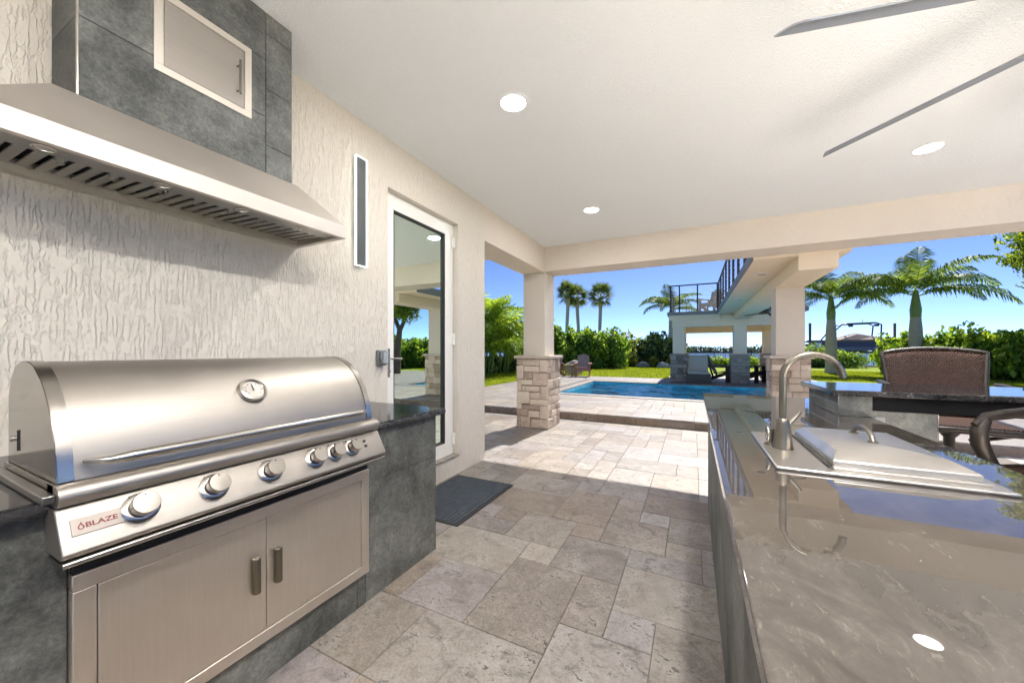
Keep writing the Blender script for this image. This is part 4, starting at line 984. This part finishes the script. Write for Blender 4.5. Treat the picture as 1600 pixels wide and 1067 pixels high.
for nm, x0, y0_, lab in (('l', -.68, 14.77, 'front left stone based column of the pool pavilion'), ('m', 1.26, 14.77, 'middle front stone based column of the pool pavilion'), ('b', -.68, 18.78, 'rear left column of the pool pavilion'), ('b2', 2.70, 18.78, 'rear right column of the pool pavilion'), ('r', 2.73, 14.77, 'front right column of the pool pavilion')):
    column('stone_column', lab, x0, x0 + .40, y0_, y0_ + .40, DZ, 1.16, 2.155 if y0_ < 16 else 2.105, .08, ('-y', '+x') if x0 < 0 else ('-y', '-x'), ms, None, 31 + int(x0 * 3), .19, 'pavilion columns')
# pavilion ceiling fan
pf = thing('ceiling_fan', 'dark ceiling fan hanging under the walkway ceiling', 'ceiling fan', (1.86, 12.6, 2.55))
MB().tube([(2.35, 12.8, 2.74), (2.2, 12.75, 2.60), (1.95, 12.7, 2.56)], .03, 8).build('arm', 'blackmetal', pf, smooth=60)
MB().lathe([(.05, .10), (.12, .08), (.14, 0), (.10, -.06)], (1.80, 12.65, 2.40)).build('motor', 'blackmetal', pf, smooth=50)
rp = [(2.08 + .15 * math.cos(a), 12.65, 2.40 + .12 * math.sin(a)) for a in [i * math.pi / 10 for i in range(21)]]
MB().tube(rp, .022, 8, False).build('cage_ring', 'blackmetal', pf, smooth=60)
for a in (20, 140, 260):
    MB().bar((1.80, 12.65, 2.36), (1.80 + .5 * math.cos(R(a)), 12.65 + .5 * math.sin(R(a)), 2.34), .12, .012).build('blade', 'blackmetal', pf)

# ================================================================== FURNITURE OUTSIDE
def adirondack(label, loc, rz, mat_b, mat_f, group=None, s=1.0):
    t = thing('adirondack_chair', label, 'chair', loc, rz, group)
    W = .27 * s
    def add(name, mb, mt_): return mb.build(name, mt_, t, local=True)
    n = 5
    for i in range(n):          # fan back slats; chair faces -Y
        x = (i - 2) * .098 * s; top_ = (1.00 - .035 * (i - 2) ** 2 * .55) * s
        add('back_slat', MB().bar((x * .86, .18 * s, .30 * s), (x * 1.12, .47 * s, top_), .09 * s, .022 * s, (0, 1, 0)), mat_b)
    for i in range(5):
        y = -.30 * s + i * .108 * s; z = (.40 - .026 * i) * s
        add('seat_slat', MB().box(-W, W, y, y + .095 * s, z, z + .022 * s), mat_f)
    for sg in (-1, 1):
        add('armrest', MB().box(sg * (W + .05 * s) - .075 * s, sg * (W + .05 * s) + .075 * s, -.36 * s, .36 * s, .575 * s, .60 * s), mat_f)
        add('front_leg', MB().box(sg * (W + .02 * s) - .02 * s, sg * (W + .02 * s) + .02 * s, -.32 * s, -.19 * s, 0, .575 * s), mat_f)
        add('rear_leg', MB().bar((sg * (W + .005 * s), -.33 * s, .37 * s), (sg * (W + .005 * s), .55 * s, .02 * s), .035 * s, .12 * s), mat_f)
        add('arm_support', MB().bar((sg * (W + .03 * s), .33 * s, .575 * s), (sg * (W + .03 * s), .20 * s, .12 * s), .035 * s, .06 * s), mat_f)
    add('front_apron', MB().box(-W, W, -.335 * s, -.312 * s, .26 * s, .40 * s), mat_f)
    add('back_rail', MB().box(-W - .06 * s, W + .06 * s, .36 * s, .385 * s, .55 * s, .62 * s), mat_f)
    return t
adirondack('weathered reddish wood adirondack chair on the deck by the lawn', (-4.42, 16.0, DZ), R(12), 'teak_grey', 'teak')
adirondack('reddish wood adirondack chair half hidden behind the corner column', (-5.75, 15.7, DZ), R(-20), 'teak_grey', 'teak')
adirondack('tan adirondack chair up on the pavilion roof deck', (.62, 16.0, 2.70), R(-35), 'tan_chair', 'tan_chair')
ch = [('dark adirondack chair behind the lounge chair under the pavilion', (.95, 15.7, DZ), R(75)), ('dark adirondack chair nearest the middle pavilion column', (1.95, 15.9, DZ), R(60)), ('dark adirondack chair beyond the others under the pavilion', (2.72, 15.8, DZ), R(-100))]
for lab, l_, rz in ch: adirondack(lab, l_, rz, 'black_resin', 'black_resin', 'dark chairs under the pavilion')
# small side table and covered fire bowl by the wooden chairs
st = thing('side_table', 'yellowish wood side table between the reddish chairs', 'table', (-5.05, 16.0, DZ))
for i in range(5): box('top_slat', 'tan_wood', (-5.30 + i * .10, -5.21 + i * .10, 15.75, 16.2, DZ + .50, DZ + .525), st)
for x in (-5.27, -4.85):
    for y in (15.79, 16.16): box('leg', 'tan_wood', (x - .025, x + .025, y - .025, y + .025, DZ, DZ + .50), st)
for y in (15.79, 16.16): box('apron', 'tan_wood', (-5.245, -4.875, y - .012, y + .012, DZ + .42, DZ + .499), st)
def rock(name, label, loc, r, mat='rock', seed=0, group=None, sq=.6, parent=None):
    bm = bmesh.new(); bmesh.ops.create_icosphere(bm, subdivisions=3, radius=1.0); rr = random.Random(seed)
    ph = [rr.uniform(0, 6) for _ in range(6)]
    for v in bm.verts:
        c = v.co; d = 1 + .12 * math.sin(c.x * 2.3 + ph[0]) * math.sin(c.y * 2.1 + ph[1]) + .08 * math.sin(c.z * 4 + ph[2] + c.x * 3) + .05 * math.sin(c.y * 7 + ph[3])
        v.co = Vector((c.x * d * r, c.y * d * r * .8, max(-.2, c.z) * d * r * sq))
    me = bpy.data.meshes.new(name); bm.to_mesh(me); bm.free(); me.materials.append(M[mat]); o = link(name, me, parent, smooth=60); o.location = loc
    if label: tag(o, label, 'rock', group)
    return o
rock('boulder', 'dark rounded boulder standing behind the side table', (-5.15, 17.0, .30), .46, 'rock', 3, None, 1.1)
# lounge chair with ottoman under the pavilion edge
ls = thing('lounge_chair', 'wicker lounge chair with beige back cushion at the pool edge', 'lounge chair', (.16, 14.6, DZ))
box('base', 'wicker_dark', (-.22, .56, 14.28, 14.95, DZ, DZ + .33), ls, bevel=.02)
box('seat_cushion', 'cushion', (-.17, .51, 14.27, 14.75, DZ + .331, DZ + .42), ls, bevel=.03)
MB().hexa([(-.15, 14.76, DZ + .34), (.48, 14.76, DZ + .34), (.48, 14.92, DZ + .34), (-.15, 14.92, DZ + .34), (-.15, 14.88, DZ + .98), (.48, 14.88, DZ + .98), (.48, 15.04, DZ + .98), (-.15, 15.04, DZ + .98)]).build('back_cushion', 'cushion', ls, bevel=.03)
# bar chairs -----------------------------------------------------------------------
def bar_chair(label, loc, rz):
    t = thing('bar_chair', label, 'chair', loc, rz, 'swivel bar chairs')
    def b_(name, mb, mt_, **k_): return mb.build(name, mt_, t, local=True, **k_)
    # chair faces -Y, back at +Y
    n, m = 14, 8; vs = []; fs = []
    for i in range(n + 1):
        u = i / n * 2 - 1
        for j in range(m + 1):
            v = j / m; w = .245 + .045 * v
            vs.append((u * w, .24 + .10 * v + .05 * (1 - u * u), .74 + (.56 - .035 * u * u) * v))
    for i in range(n):
        for j in range(m): a = i * (m + 1) + j; fs.append((a, a + 1, a + m + 2, a + m + 1))
    so_ = b_('back_sling', MB().add(vs, fs), 'sling', smooth=60)
    sm = so_.modifiers.new('solid', 'SOLIDIFY'); sm.thickness = .012
    edge = [Vector(vs[j]) for j in range(m + 1)] + [Vector(vs[i * (m + 1) + m]) for i in range(1, n + 1)] + [Vector(vs[n * (m + 1) + j]) for j in range(m - 1, -1, -1)]
    b_('back_frame', MB().tube(edge, .016, 8), 'bronze', smooth=60)
    b_('seat', MB().box(-.27, .27, -.25, .26, .735, .762), 'sling', bevel=.01)
    b_('seat_frame', MB().tube([(-.29, .26, .745), (-.29, -.24, .745), (-.24, -.28, .735), (.24, -.28, .735), (.29, -.24, .745), (.29, .26, .745)], .022, 8), 'bronze', smooth=60)
    for s_ in (-1, 1):
        x = s_ * .32
        b_('armrest', MB().tube([(x, .30, 1.02), (x, .18, 1.015), (x, .0, 1.0), (x, -.14, .985), (x, -.23, .975), (x, -.285, .94)], [.014, .020, .024, .024, .021, .012], 10), 'bronze', smooth=60)
        b_('arm_post', MB().tube([(x, -.235, .965), (x, -.262, .91), (x, -.255, .85), (x, -.225, .79), (x * .93, -.215, .73)], [.024, .030, .031, .029, .026], 10), 'bronze', smooth=60)
        b_('side_brace', MB().tube([(x * .9, -.20, .735), (x * .7, .0, .66), (x * .35, .05, .62)], .014, 8), 'bronze', smooth=60)
    b_('swivel_post', MB().lathe([(.05, .0), (.05, .05), (.03, .07), (.03, .42), (.06, .46), (.06, .50)], (0, .0, .22)), 'bronze', smooth=50)
    for q in range(4):
        a = R(45 + 90 * q); b_('leg', MB().tube([(.05 * math.cos(a), .05 * math.sin(a), .30), (.18 * math.cos(a), .18 * math.sin(a), .24), (.30 * math.cos(a), .30 * math.sin(a), .02)], [.022, .02, .02], 8), 'bronze', smooth=60)
    b_('foot_ring', MB().tube([(.25 * math.cos(i * math.pi / 12), .25 * math.sin(i * math.pi / 12), .28) for i in range(25)], .012, 8, False), 'bronze', smooth=60)
    return t
bar_chair('brown woven back bar chair on the far side of the raised bar', (1.70, 3.86, 0), R(-8))
bar_chair('dark bar chair with scrolled arm at the near side of the bar', (1.56, 2.30, 0), R(-62))

# ================================================================== VEGETATION
def leaf_cloud(pts, nrm, size, jit=.9):
    n = len(pts); a = rng.normal(0, 1, (n, 3)); d = nrm * .8 + a * jit; d /= np.linalg.norm(d, axis=1, keepdims=True)
    up = np.tile([0, 0, 1.], (n, 1)) + rng.normal(0, .5, (n, 3)); t = np.cross(d, up); t /= np.linalg.norm(t, axis=1, keepdims=True) + 1e-6; b_ = np.cross(t, d)
    s = (size * rng.uniform(.6, 1.35, n))[:, None]; w = s * .52
    return np.stack([pts - b_ * s, pts + t * w + d * s * .12, pts + b_ * s, pts - t * w + d * s * .12], 1)
def lump(center, rad, n, rough=.30, fill=.5):
    v = rng.normal(0, 1, (n, 3)); v /= np.linalg.norm(v, axis=1, keepdims=True)
    ph = rng.uniform(0, 6.28, 8)
    f = 1 + rough * (np.sin(v[:, 0] * 4 + ph[0]) * np.sin(v[:, 1] * 4 + ph[1]) + np.sin(v[:, 2] * 6 + ph[2] + v[:, 0] * 5) * .6 + np.sin(v[:, 1] * 9 + ph[3]) * .3)
    r = f * (1 - fill * rng.random(n) ** 2)
    return np.asarray(center) + v * r[:, None] * np.asarray(rad), v
def bush(name, label, cat, lumps, leafmat, size, dens, group=None, stem=True):
    c0 = lumps[0][0]; t = thing(name, label, cat, (c0[0], c0[1], .10), 0, group)
    P_, N_ = [], []
    for c, r in lumps:
        area = (r[0] * r[1] + r[0] * r[2] + r[1] * r[2]) * 4; p, v = lump(c, r, int(area * dens)); k_ = p[:, 2] > .11; P_.append(p[k_]); N_.append(v[k_])
    V = leaf_cloud(np.concatenate(P_), np.concatenate(N_), size) - np.array(t.location)
    quads('foliage', V, leafmat, t)
    if stem:
        mb = MB()
        for c, r in lumps:
            for q in range(3):
                a = random.uniform(0, 6.28); mb.tube([(c[0], c[1], .05), (c[0] + .3 * r[0] * math.cos(a), c[1] + .3 * r[1] * math.sin(a), c[2]), (c[0] + .6 * r[0] * math.cos(a), c[1] + .6 * r[1] * math.sin(a), c[2] + .5 * r[2])], [.05, .035, .015], 6)
        o = mb.build('stems', 'bark_brown', t); o['kind'] = 'stuff'
    return t
# left hedge (sea grape), shrubs
lm = []
for q in range(8):
    t_ = q / 7; lm.append(((-9.2 + 4.0 * t_ + random.uniform(-.2, .2), 20.6 + 5.0 * t_, 1.25 + random.uniform(-.1, .12)), (1.05, 1.0, 1.35)))
bush('hedge', 'tall bright green leafy hedge behind the wooden chairs', 'hedge', lm, 'leaf_hedge', .15, 170)
bush('shrub', 'yellow green shrub between the tall hedge and dark shrub', 'shrub', [((-5.0, 29.6, 1.2), (1.15, 1.0, 1.25)), ((-5.7, 29.2, .7), (.8, .7, .8))], 'leaf_yellow', .16, 120)
bush('shrub', 'rounded dark green shrub left of the pavilion', 'shrub', [((-2.6, 30.6, 1.2), (1.75, 1.4, 1.25)), ((-1.6, 30.4, .8), (1.1, 1.0, .95)), ((-3.6, 30.2, .7), (.9, .8, .9))], 'leaf_dark', .19, 95)
bush('shrub', 'dark green shrub under the yellow green one', 'shrub', [((-4.6, 28.6, .65), (.95, .8, .8))], 'leaf_dark', .10, 260)
bd_ = struct(MB().add([(-8.5, 27.2, .115), (-.4, 28.4, .115), (-.4, 31.5, .115), (-8.5, 31.0, .115)], [(0, 1, 2, 3)]).build('planting_bed', 'mulch'))
for q, (x, y, w, lab) in enumerate(((-3.95, 27.6, .34, 'small clipped lime bush left of the pale boulder'), (-2.55, 27.8, .38, 'small clipped lime bush between two boulders'), (-1.25, 27.9, .40, 'small clipped lime bush nearest the pavilion'))):
    bush('clipped_bush', lab, 'bush', [((x, y, .45), (w, w, .40))], 'leaf_yellow', .05, 1100, 'clipped bushes along the lawn edge', False)
for q, (x, y, r_, lab) in enumerate(((-3.2, 27.3, .48, 'pale rounded boulder at the far lawn edge'), (-1.85, 27.5, .46, 'grey boulder between the two right clipped bushes'), (-.95, 27.6, .36, 'small grey boulder beside the pavilion column'), (-4.9, 27.1, .38, 'low flat boulder below the yellow green shrub'))):
    rock('boulder', lab, (x, y, .14), r_, 'rock', 10 + q, 'boulders at the lawn edge', .75)
# right hedge
lm = []
for q in range(11):
    t_ = q / 10; lm.append(((9.2 + 4.6 * t_ + random.uniform(-.15, .15), 25.0 - 6.8 * t_ + random.uniform(-.15, .15), .98 + random.uniform(-.06, .06)), (.95, .95, 1.02)))
bush('hedge', 'lush bright green hedge along the right side of the lawn', 'hedge', lm, 'leaf_lime', .135, 210)
# shrubs by the fence
bush('shrub', 'low green shrubs below the boat lift', 'shrub', [((7.6, 32.5, .75), (1.5, .7, .75)), ((9.3, 32.8, .6), (1.2, .6, .6)), ((6.0, 32.8, .5), (1.2, .6, .5))], 'leaf_hedge', .10, 260)
bush('shrub', 'dark low hedge at the foot of the fence behind the right column', 'hedge', [((4.2 + i * .9, 31.9, .30), (.75, .45, .40)) for i in range(5)], 'leaf_dark', .08, 320)
bush('shrub', 'bright green plants in front of the fence under the pavilion', 'shrub', [((-.5 + i * 1.0, 30.0, .35), (.8, .5, .45)) for i in range(5)], 'leaf_lime', .09, 260)

# palms ------------------------------------------------------------------------------
def frond_poly(L_, e0, droop, nl, ll, lw, hang, seed, vee=.5):
    r = np.random.default_rng(seed); out = []; n = 24; P_ = [np.array([0., 0, 0])]; T_ = []
    for i in range(n):
        e = e0 - droop * (i / (n - 1)) ** 1.3; d = np.array([math.cos(e), 0, math.sin(e)]); T_.append(d); P_.append(P_[-1] + d * L_ / n)
    P_ = np.array(P_); T_ = np.array(T_ + [T_[-1]])
    for i in range(n):           # rachis as two strips
        w = .022 * (1 - .8 * i / n); a, b_ = P_[i], P_[i + 1]; s = np.array([0, w, 0]); u = np.array([0, 0, w])
        out += [[a - s, a + s, b_ + s, b_ - s], [a - u, a + u, b_ + u, b_ - u]]
    for q in range(nl):
        t = .16 + .83 * q / (nl - 1); k_ = t * n; i = min(int(k_), n - 1); p = P_[i] + (P_[i + 1] - P_[i]) * (k_ - i); d = T_[i]
        l_ = ll * (math.sin(math.pi * min(1, (t * .86 + .12))) ** .6) * r.uniform(.85, 1.1)
        up = np.array([-d[2], 0, d[0]])
        for sg in (-1, 1):
            dirv = d * r.uniform(.45, .75) + np.array([0, sg, 0]) * 1.0 + up * (vee * r.uniform(.2, 1.2)); dirv /= np.linalg.norm(dirv)
            m_ = p + dirv * l_ * .5; d2 = dirv + np.array([0, 0, -hang * r.uniform(.7, 1.3)]); d2 /= np.linalg.norm(d2); e_ = m_ + d2 * l_ * .5
            wv = d * lw
            out += [[p - wv * .5, p + wv * .5, m_ + wv, m_ - wv], [m_ - wv, m_ + wv, e_ + wv * .15, e_ - wv * .15]]
    return np.array(out)
def frond_mesh(*a, mat='leaf_palm', **k_):
    o = quads('frond', frond_poly(*a, **k_), mat); me = o.data; bpy.data.objects.remove(o); return me
royal = [frond_mesh(3.0, e, dr, 64, .74, .026, hg, s) for s, (e, dr, hg) in enumerate(((1.35, .8, .9), (1.0, 1.3, 1.3), (.7, 1.4, 1.6), (.35, 1.25, 1.8), (.85, 1.6, 1.5)))]
def royal_palm(label, x, y, h, s, fr_, shaft=True, group=None):
    t = thing('palm_tree', label, 'palm tree', (x, y, .10), 0, group)
    MB().tube([(x, y, .05), (x, y, .10 + h * .15), (x, y, .10 + h * .45), (x, y, .10 + h * .8), (x, y, .10 + h)], [.30 * s, .24 * s, .26 * s, .22 * s, .18 * s], 14).build('trunk', 'bark', t, smooth=60)
    for q in range(int(h / .28)):
        z = .3 + q * .28; rr_ = float(np.interp((z - .08) / h, [0, .15, .45, .8, 1.], [.30, .24, .26, .22, .18])) * s; MB().lathe([(rr_ - .004, 0), (rr_ + .004, .02), (rr_ - .004, .04)], (x, y, z), seg=14).build('trunk_ring', 'bark', t)
    if shaft: MB().tube([(x, y, .10 + h - .02), (x, y, .1 + h + .35), (x, y, .1 + h + .9), (x, y, .1 + h + 1.25)], [.185 * s, .20 * s, .13 * s, .07 * s], 12).build('crownshaft', 'crownshaft', t, smooth=60)
    top_ = h + (1.0 if shaft else 0)
    for (az, k_, sc_) in fr_:
        o = link('frond', royal[k_], t); o.location = (0, 0, top_ + random.uniform(-.1, .15)); o.rotation_euler = (random.uniform(-.2, .2), 0, R(az)); o.scale = (s * sc_,) * 3
    return t
fr1 = [(5, 2, 1.), (38, 4, .9), (62, 0, .95), (100, 1, .9), (140, 2, 1.), (172, 3, 1.05), (195, 2, 1.1), (220, 4, .95), (255, 1, .9), (290, 2, .9), (320, 1, .95), (345, 3, 1.05), (80, 0, .8), (28, 1, 1.0), (205, 3, .95), (158, 4, 1.0), (300, 3, .85)]
royal_palm('large palm tree with broad crown behind the woven chair', 9.30, 23.6, 2.75, 1.02, fr1)
royal_palm('palm tree right of the cream column with peeling crownshaft', 6.44, 24.4, 2.80, .98, [((a * 1.0 + 27) % 360, k_, c * .92) for a, k_, c in fr1])
royal_palm('tall palm rising behind the pavilion roof deck', -1.6, 33.0, 4.6, 1.0, [(a + 50, k_, c * .95) for a, k_, c in fr1], False)
def sabal(label, x, y, h, s, seed):
    r = random.Random(seed); t = thing('palm_tree', label, 'palm tree', (x, y, .1), 0, 'cabbage palms above the left hedge')
    MB().tube([(x, y, .05), (x + r.uniform(-.15, .15), y, h * .5), (x, y, .1 + h * .85), (x, y, .1 + h + .2)], [.22, .16, .17, .24], 10).build('trunk', 'bark', t, smooth=60)
    for q in range(44):
        az = r.uniform(0, 360); el = math.degrees(math.asin(r.uniform(-.75, .98)))
        o = link('fan_leaf', r.choice(sabal_me), t); o.location = (0, 0, h + .25); o.rotation_euler = Euler((r.uniform(-.5, .5), -R(el), R(az)), 'XYZ'); o.scale = (s * r.uniform(.85, 1.1),) * 3
    return t
def fan_poly(seed):
    r = np.random.default_rng(seed); out = []; Lp = .75
    out.append([[0, -.012, 0], [0, .012, 0], [Lp, .012, .05], [Lp, -.012, .05]])
    for q in range(22):
        a = R(-115 + 230 * q / 21); l_ = (.78 - .12 * abs(a)) * r.uniform(.9, 1.1); c = np.array([Lp, 0, .05]); d = np.array([math.cos(a), math.sin(a), .15 - .2 * abs(a)]); n_ = np.array([-math.sin(a), math.cos(a), 0])
        m_ = c + d * l_ * .55; e_ = m_ + (d + np.array([0, 0, -.55])) * l_ * .45
        out += [[c, c, m_ + n_ * .032, m_ - n_ * .032], [m_ - n_ * .032, m_ + n_ * .032, e_ + n_ * .004, e_ - n_ * .004]]
    return np.array([[np.asarray(p, float) for p in q] for q in out])
sabal_me = []
for s_ in range(3):
    o = quads('fan_leaf', fan_poly(s_), 'leaf_sabal'); sabal_me.append(o.data); bpy.data.objects.remove(o)
sabal('leftmost cabbage palm close beside the column', -10.5, 32.8, 6.15, 1.0, 1)
sabal('cabbage palm just right of the leftmost one', -9.95, 34.0, 6.1, .98, 2)
sabal('single cabbage palm standing apart on the right', -7.75, 34.1, 6.0, 1.02, 3)
# areca clumps beyond the side opening
are = [frond_mesh(2.7, e, dr, 46, .60, .028, hg, 20 + s, mat='leaf_areca') for s, (e, dr, hg) in enumerate(((1.45, .9, .5), (1.3, 1.5, .7), (1.15, 2.0, .9), (1.0, 2.3, 1.0)))]
def areca(label, x, y, h, s, n_, seed):
    r = random.Random(seed); t = thing('areca_palm', label, 'palm tree', (x, y, .1), 0, 'feathery palms beyond the side opening')
    for q in range(9):
        a = r.uniform(0, 6.28); d = r.uniform(.1, .55); x1, y1 = x + d * math.cos(a), y + d * math.sin(a)
        MB().tube([(x1, y1, .05), (x1 + .15 * math.cos(a), y1 + .15 * math.sin(a), h * .5), (x1 + .4 * math.cos(a), y1 + .4 * math.sin(a), h)], [.05, .045, .03], 6).build('stem', 'crownshaft', t, smooth=60)
    for q in range(n_):
        a = r.uniform(0, 360); d = r.uniform(.1, .7); o = link('frond', are[r.randrange(4)], t)
        o.location = (d * math.cos(R(a)), d * math.sin(R(a)), r.uniform(.25, 1.0) * h); o.rotation_euler = (r.uniform(-.3, .3), 0, R(a + r.uniform(-30, 30))); o.scale = (s * r.uniform(.7, 1.05),) * 3
    return t
areca('feathery yellow green palm clump nearest the wall edge', -9.0, 14.8, 2.3, 1.0, 46, 1)
areca('feathery palm clump next to the corner column', -9.3, 17.2, 2.3, 1.0, 46, 2)
areca('taller feathery palm clump behind the other two', -11.2, 16.4, 2.6, 1.1, 40, 3)
areca('feathery palm clump hidden mostly behind the corner column', -9.4, 19.4, 2.0, .95, 36, 4)
bush('hedge', 'dark undergrowth at the foot of the feathery palms', 'hedge', [((-9.7, 13.6 + i * 1.2, .45), (.8, .8, .55)) for i in range(6)], 'leaf_dark', .10, 200)
# broadleaf tree at the right edge
tr_ = thing('shade_tree', 'leafy yellow green tree reaching in at the upper right', 'tree', (8.5, 13.9, .1))
MB().tube([(8.5, 13.9, .05), (8.45, 13.9, 1.2), (8.2, 13.8, 2.4)], [.2, .16, .13], 10).tube([(8.2, 13.8, 2.3), (7.6, 13.8, 3.2), (7.1, 13.7, 3.8)], [.11, .07, .03], 8).tube([(8.2, 13.8, 2.3), (8.8, 13.8, 3.4), (9.1, 13.9, 4.5)], [.11, .08, .03], 8).build('trunk', 'bark_brown', tr_, smooth=60)
P_, N_ = [], []
for c, r_ in (((8.5, 13.9, 4.4), (1.5, 1.5, 1.1)), ((7.45, 13.75, 3.75), (.75, .75, .6)), ((7.15, 13.6, 4.35), (.6, .7, .5)), ((7.6, 13.6, 3.15), (.6, .6, .35)), ((9.3, 13.8, 3.6), (1., 1., .8))):
    for q in range(14):
        v = rng.normal(0, 1, 3); v /= np.linalg.norm(v); cc = np.array(c) + v * np.array(r_) * .8; p, n_ = lump(cc, np.array([.33, .33, .24]) * rng.uniform(.7, 1.2), 170); P_.append(p); N_.append(n_)
quads('crown', leaf_cloud(np.concatenate(P_), np.concatenate(N_), .055) - np.array(tr_.location), 'leaf_oak', tr_)
tr_.location.x += .38
# greenery behind the viewer (seen in reflections)
bush('hedge', 'green hedge behind the patio, seen mirrored in the steel', 'hedge', [((-5.5 + i * 1.5, -15.5, 1.2), (1.2, .9, 1.4)) for i in range(11)], 'leaf_hedge', .16, 70)

# ================================================================== FENCE, BOAT, FAR SHORE
fn = thing('fence', 'black metal picket fence along the water', 'fence', (0, 33.2, .1))
x = -6.
pm = MB().box(-.008, .008, -.008, .008, .05, 1.12).mesh('picket'); pm.materials.append(M['blackmetal'])
npk = 0
while x < 24:
    o = link('picket', pm, fn); o.location = (x, 0, 0); x += .115; npk += 1
for q in range(13): box('fence_post', 'blackmetal', (-6 + q * 2.5 - .03, -6 + q * 2.5 + .03, 33.17, 33.23, .1, 1.33), fn)
for z in (.25, 1.20): box('rail', 'blackmetal', (-6.03, 24.03, 33.185, 33.215, z - .02, z + .02), fn)
bt_ = thing('boat', 'dark hulled boat under brown canvas cover held on a lift', 'boat', (13.0, 42.0, -.5))
B = Vector((12.6, 42.0, 0))
hull = MB(); n = 12; vs = []; fs = []
for i in range(n + 1):
    t = i / n; xx = -3.3 + 6.6 * t; w = 1.15 * (1 - max(0, (t - .55) / .45) ** 2.2) + .02; sh = .15 * t
    vs += [(B.x + xx, B.y - w, 1.95 + sh), (B.x + xx, B.y - w * .8, 1.25 + sh), (B.x + xx, B.y, .95 + .5 * max(0, t - .7)), (B.x + xx, B.y + w * .8, 1.25 + sh), (B.x + xx, B.y + w, 1.95 + sh)]
for i in range(n):
    for j in range(4): a = i * 5 + j; fs.append((a, a + 1, a + 6, a + 5))
fs += [(0, 1, 2, 3, 4), tuple(n * 5 + j for j in (4, 3, 2, 1, 0))]
hull.add(vs, fs).build('hull', 'navy', bt_, smooth=40)
MB().box(B.x - 3.25, B.x + 2.2, B.y - 1.17, B.y + 1.17, 1.90, 1.99).build('rub_rail', 'hull_white', bt_, bevel=.02)
cv = [(B.x - 3.2, 2.0), (B.x - 2.0, 2.25), (B.x - .4, 2.75), (B.x + .8, 2.45), (B.x + 2.9, 2.08)]
vs, fs = [], []
for x_, z_ in cv: vs += [(x_, B.y - 1.15, 2.0), (x_, B.y - .5, 2.0 + (z_ - 2.0) * .8), (x_, B.y, z_), (x_, B.y + .5, 2.0 + (z_ - 2.0) * .8), (x_, B.y + 1.15, 2.0)]
for i in range(4):
    for j in range(4): a = i * 5 + j; fs.append((a, a + 1, a + 6, a + 5))
MB().add(vs, fs).build('canvas_cover', 'canvas', bt_)
for sg in (-1, 1):
    MB().tube([(B.x - 2.9, B.y + sg * 1.05, 2.0), (B.x - 2.3, B.y + sg * 1.0, 2.9), (B.x - 1.7, B.y + sg * .95, 3.55), (B.x - 1.2, B.y + sg * .9, 3.66), (B.x + .9, B.y + sg * .9, 3.70), (B.x + 1.3, B.y + sg * .92, 3.5), (B.x + 1.25, B.y + sg * 1.0, 2.6), (B.x + 1.2, B.y + sg * 1.1, 2.0)], .065, 8).build('tower_tube', 'tower', bt_, smooth=60)
for x_ in (-1.2, .9): MB().tube([(B.x + x_, B.y - .9, 3.68), (B.x + x_, B.y + .9, 3.68)], .06, 8).build('tower_bar', 'tower', bt_, smooth=60)
for x_ in (-1.0, .95): MB().lathe([(.02, -.2), (.12, -.15), (.13, .15), (.06, .2)], (B.x + x_, B.y - .9, 3.45), (1, 0, 0), 12).build('tower_speaker', 'tower', bt_, smooth=50)
MB().tube([(B.x + .2, B.y, 3.7), (B.x + .2, B.y, 4.1)], .02, 6).build('antenna', 'tower', bt_)
bt_.scale = (.86, .86, .86); bt_.location = (13.4, 42.0, .05)
bl = thing('boat_lift', 'dock lift with tall piles around the covered boat', 'boat lift', (12.6, 42.0, -1))
for x_, y_ in ((-3.4, -1.7), (-3.4, 1.7), (3.3, -1.7), (3.3, 1.7), (-4.8, -1.4)):
    MB().tube([(B.x + x_, B.y + y_, -2.5), (B.x + x_, B.y + y_, 4.0 if x_ > 0 and y_ < 0 else (3.7 if x_ > -4 else 2.9))], .10, 8).build('pile', 'pile', bl, smooth=60)
for y_ in (-1.7, 1.7): MB().box(B.x - 3.6, B.x + 3.6, B.y + y_ - .1, B.y + y_ + .1, 2.05, 2.2).build('lift_beam', 'pile', bl)
for x_ in (-1.9, 1.7): MB().box(B.x + x_ - .1, B.x + x_ + .1, B.y - 1.7, B.y + 1.7, .80, .93).build('cradle', 'hull_white', bl)
dk = thing('dock', 'low wooden dock below the boat lift', 'dock', (12, 39, -.3))
for q in range(24): box('plank', 'pile', (7.0 + q * .42, 7.40 + q * .42, 38.2, 39.6, .02, .08), dk)
for x_ in (7.3, 10.2, 13.2, 16.6): MB().tube([(x_, 38.4, -2.5), (x_, 38.4, .9)], .11, 8).build('pile', 'pile', dk, smooth=60)
# far shore and tree line
fs_ = struct(box('far_shore', 'leaf_far', (-900, 900, 420, 520, -2, .6)))
P_, N_ = [], []
for x in np.arange(-330, 330, 5.):
    h = rng.uniform(2.2, 4.5); p, v = lump((x + rng.uniform(-3, 3), 420 + rng.uniform(-6, 10), h * .55 + .2), (rng.uniform(4, 7), 4, h), 240, .25); P_.append(p); N_.append(v)
    if rng.random() < .10:
        hh_ = rng.uniform(5.5, 8); p, v = lump((x, 422, hh_), (2.4, 2., 1.1), 120, .3); P_.append(p); N_.append(v)
o = quads('far_tree_line', leaf_cloud(np.concatenate(P_), np.concatenate(N_), .9), 'leaf_far'); o['kind'] = 'stuff'; o['label'] = 'distant low trees on the far shore'; o['category'] = 'trees'
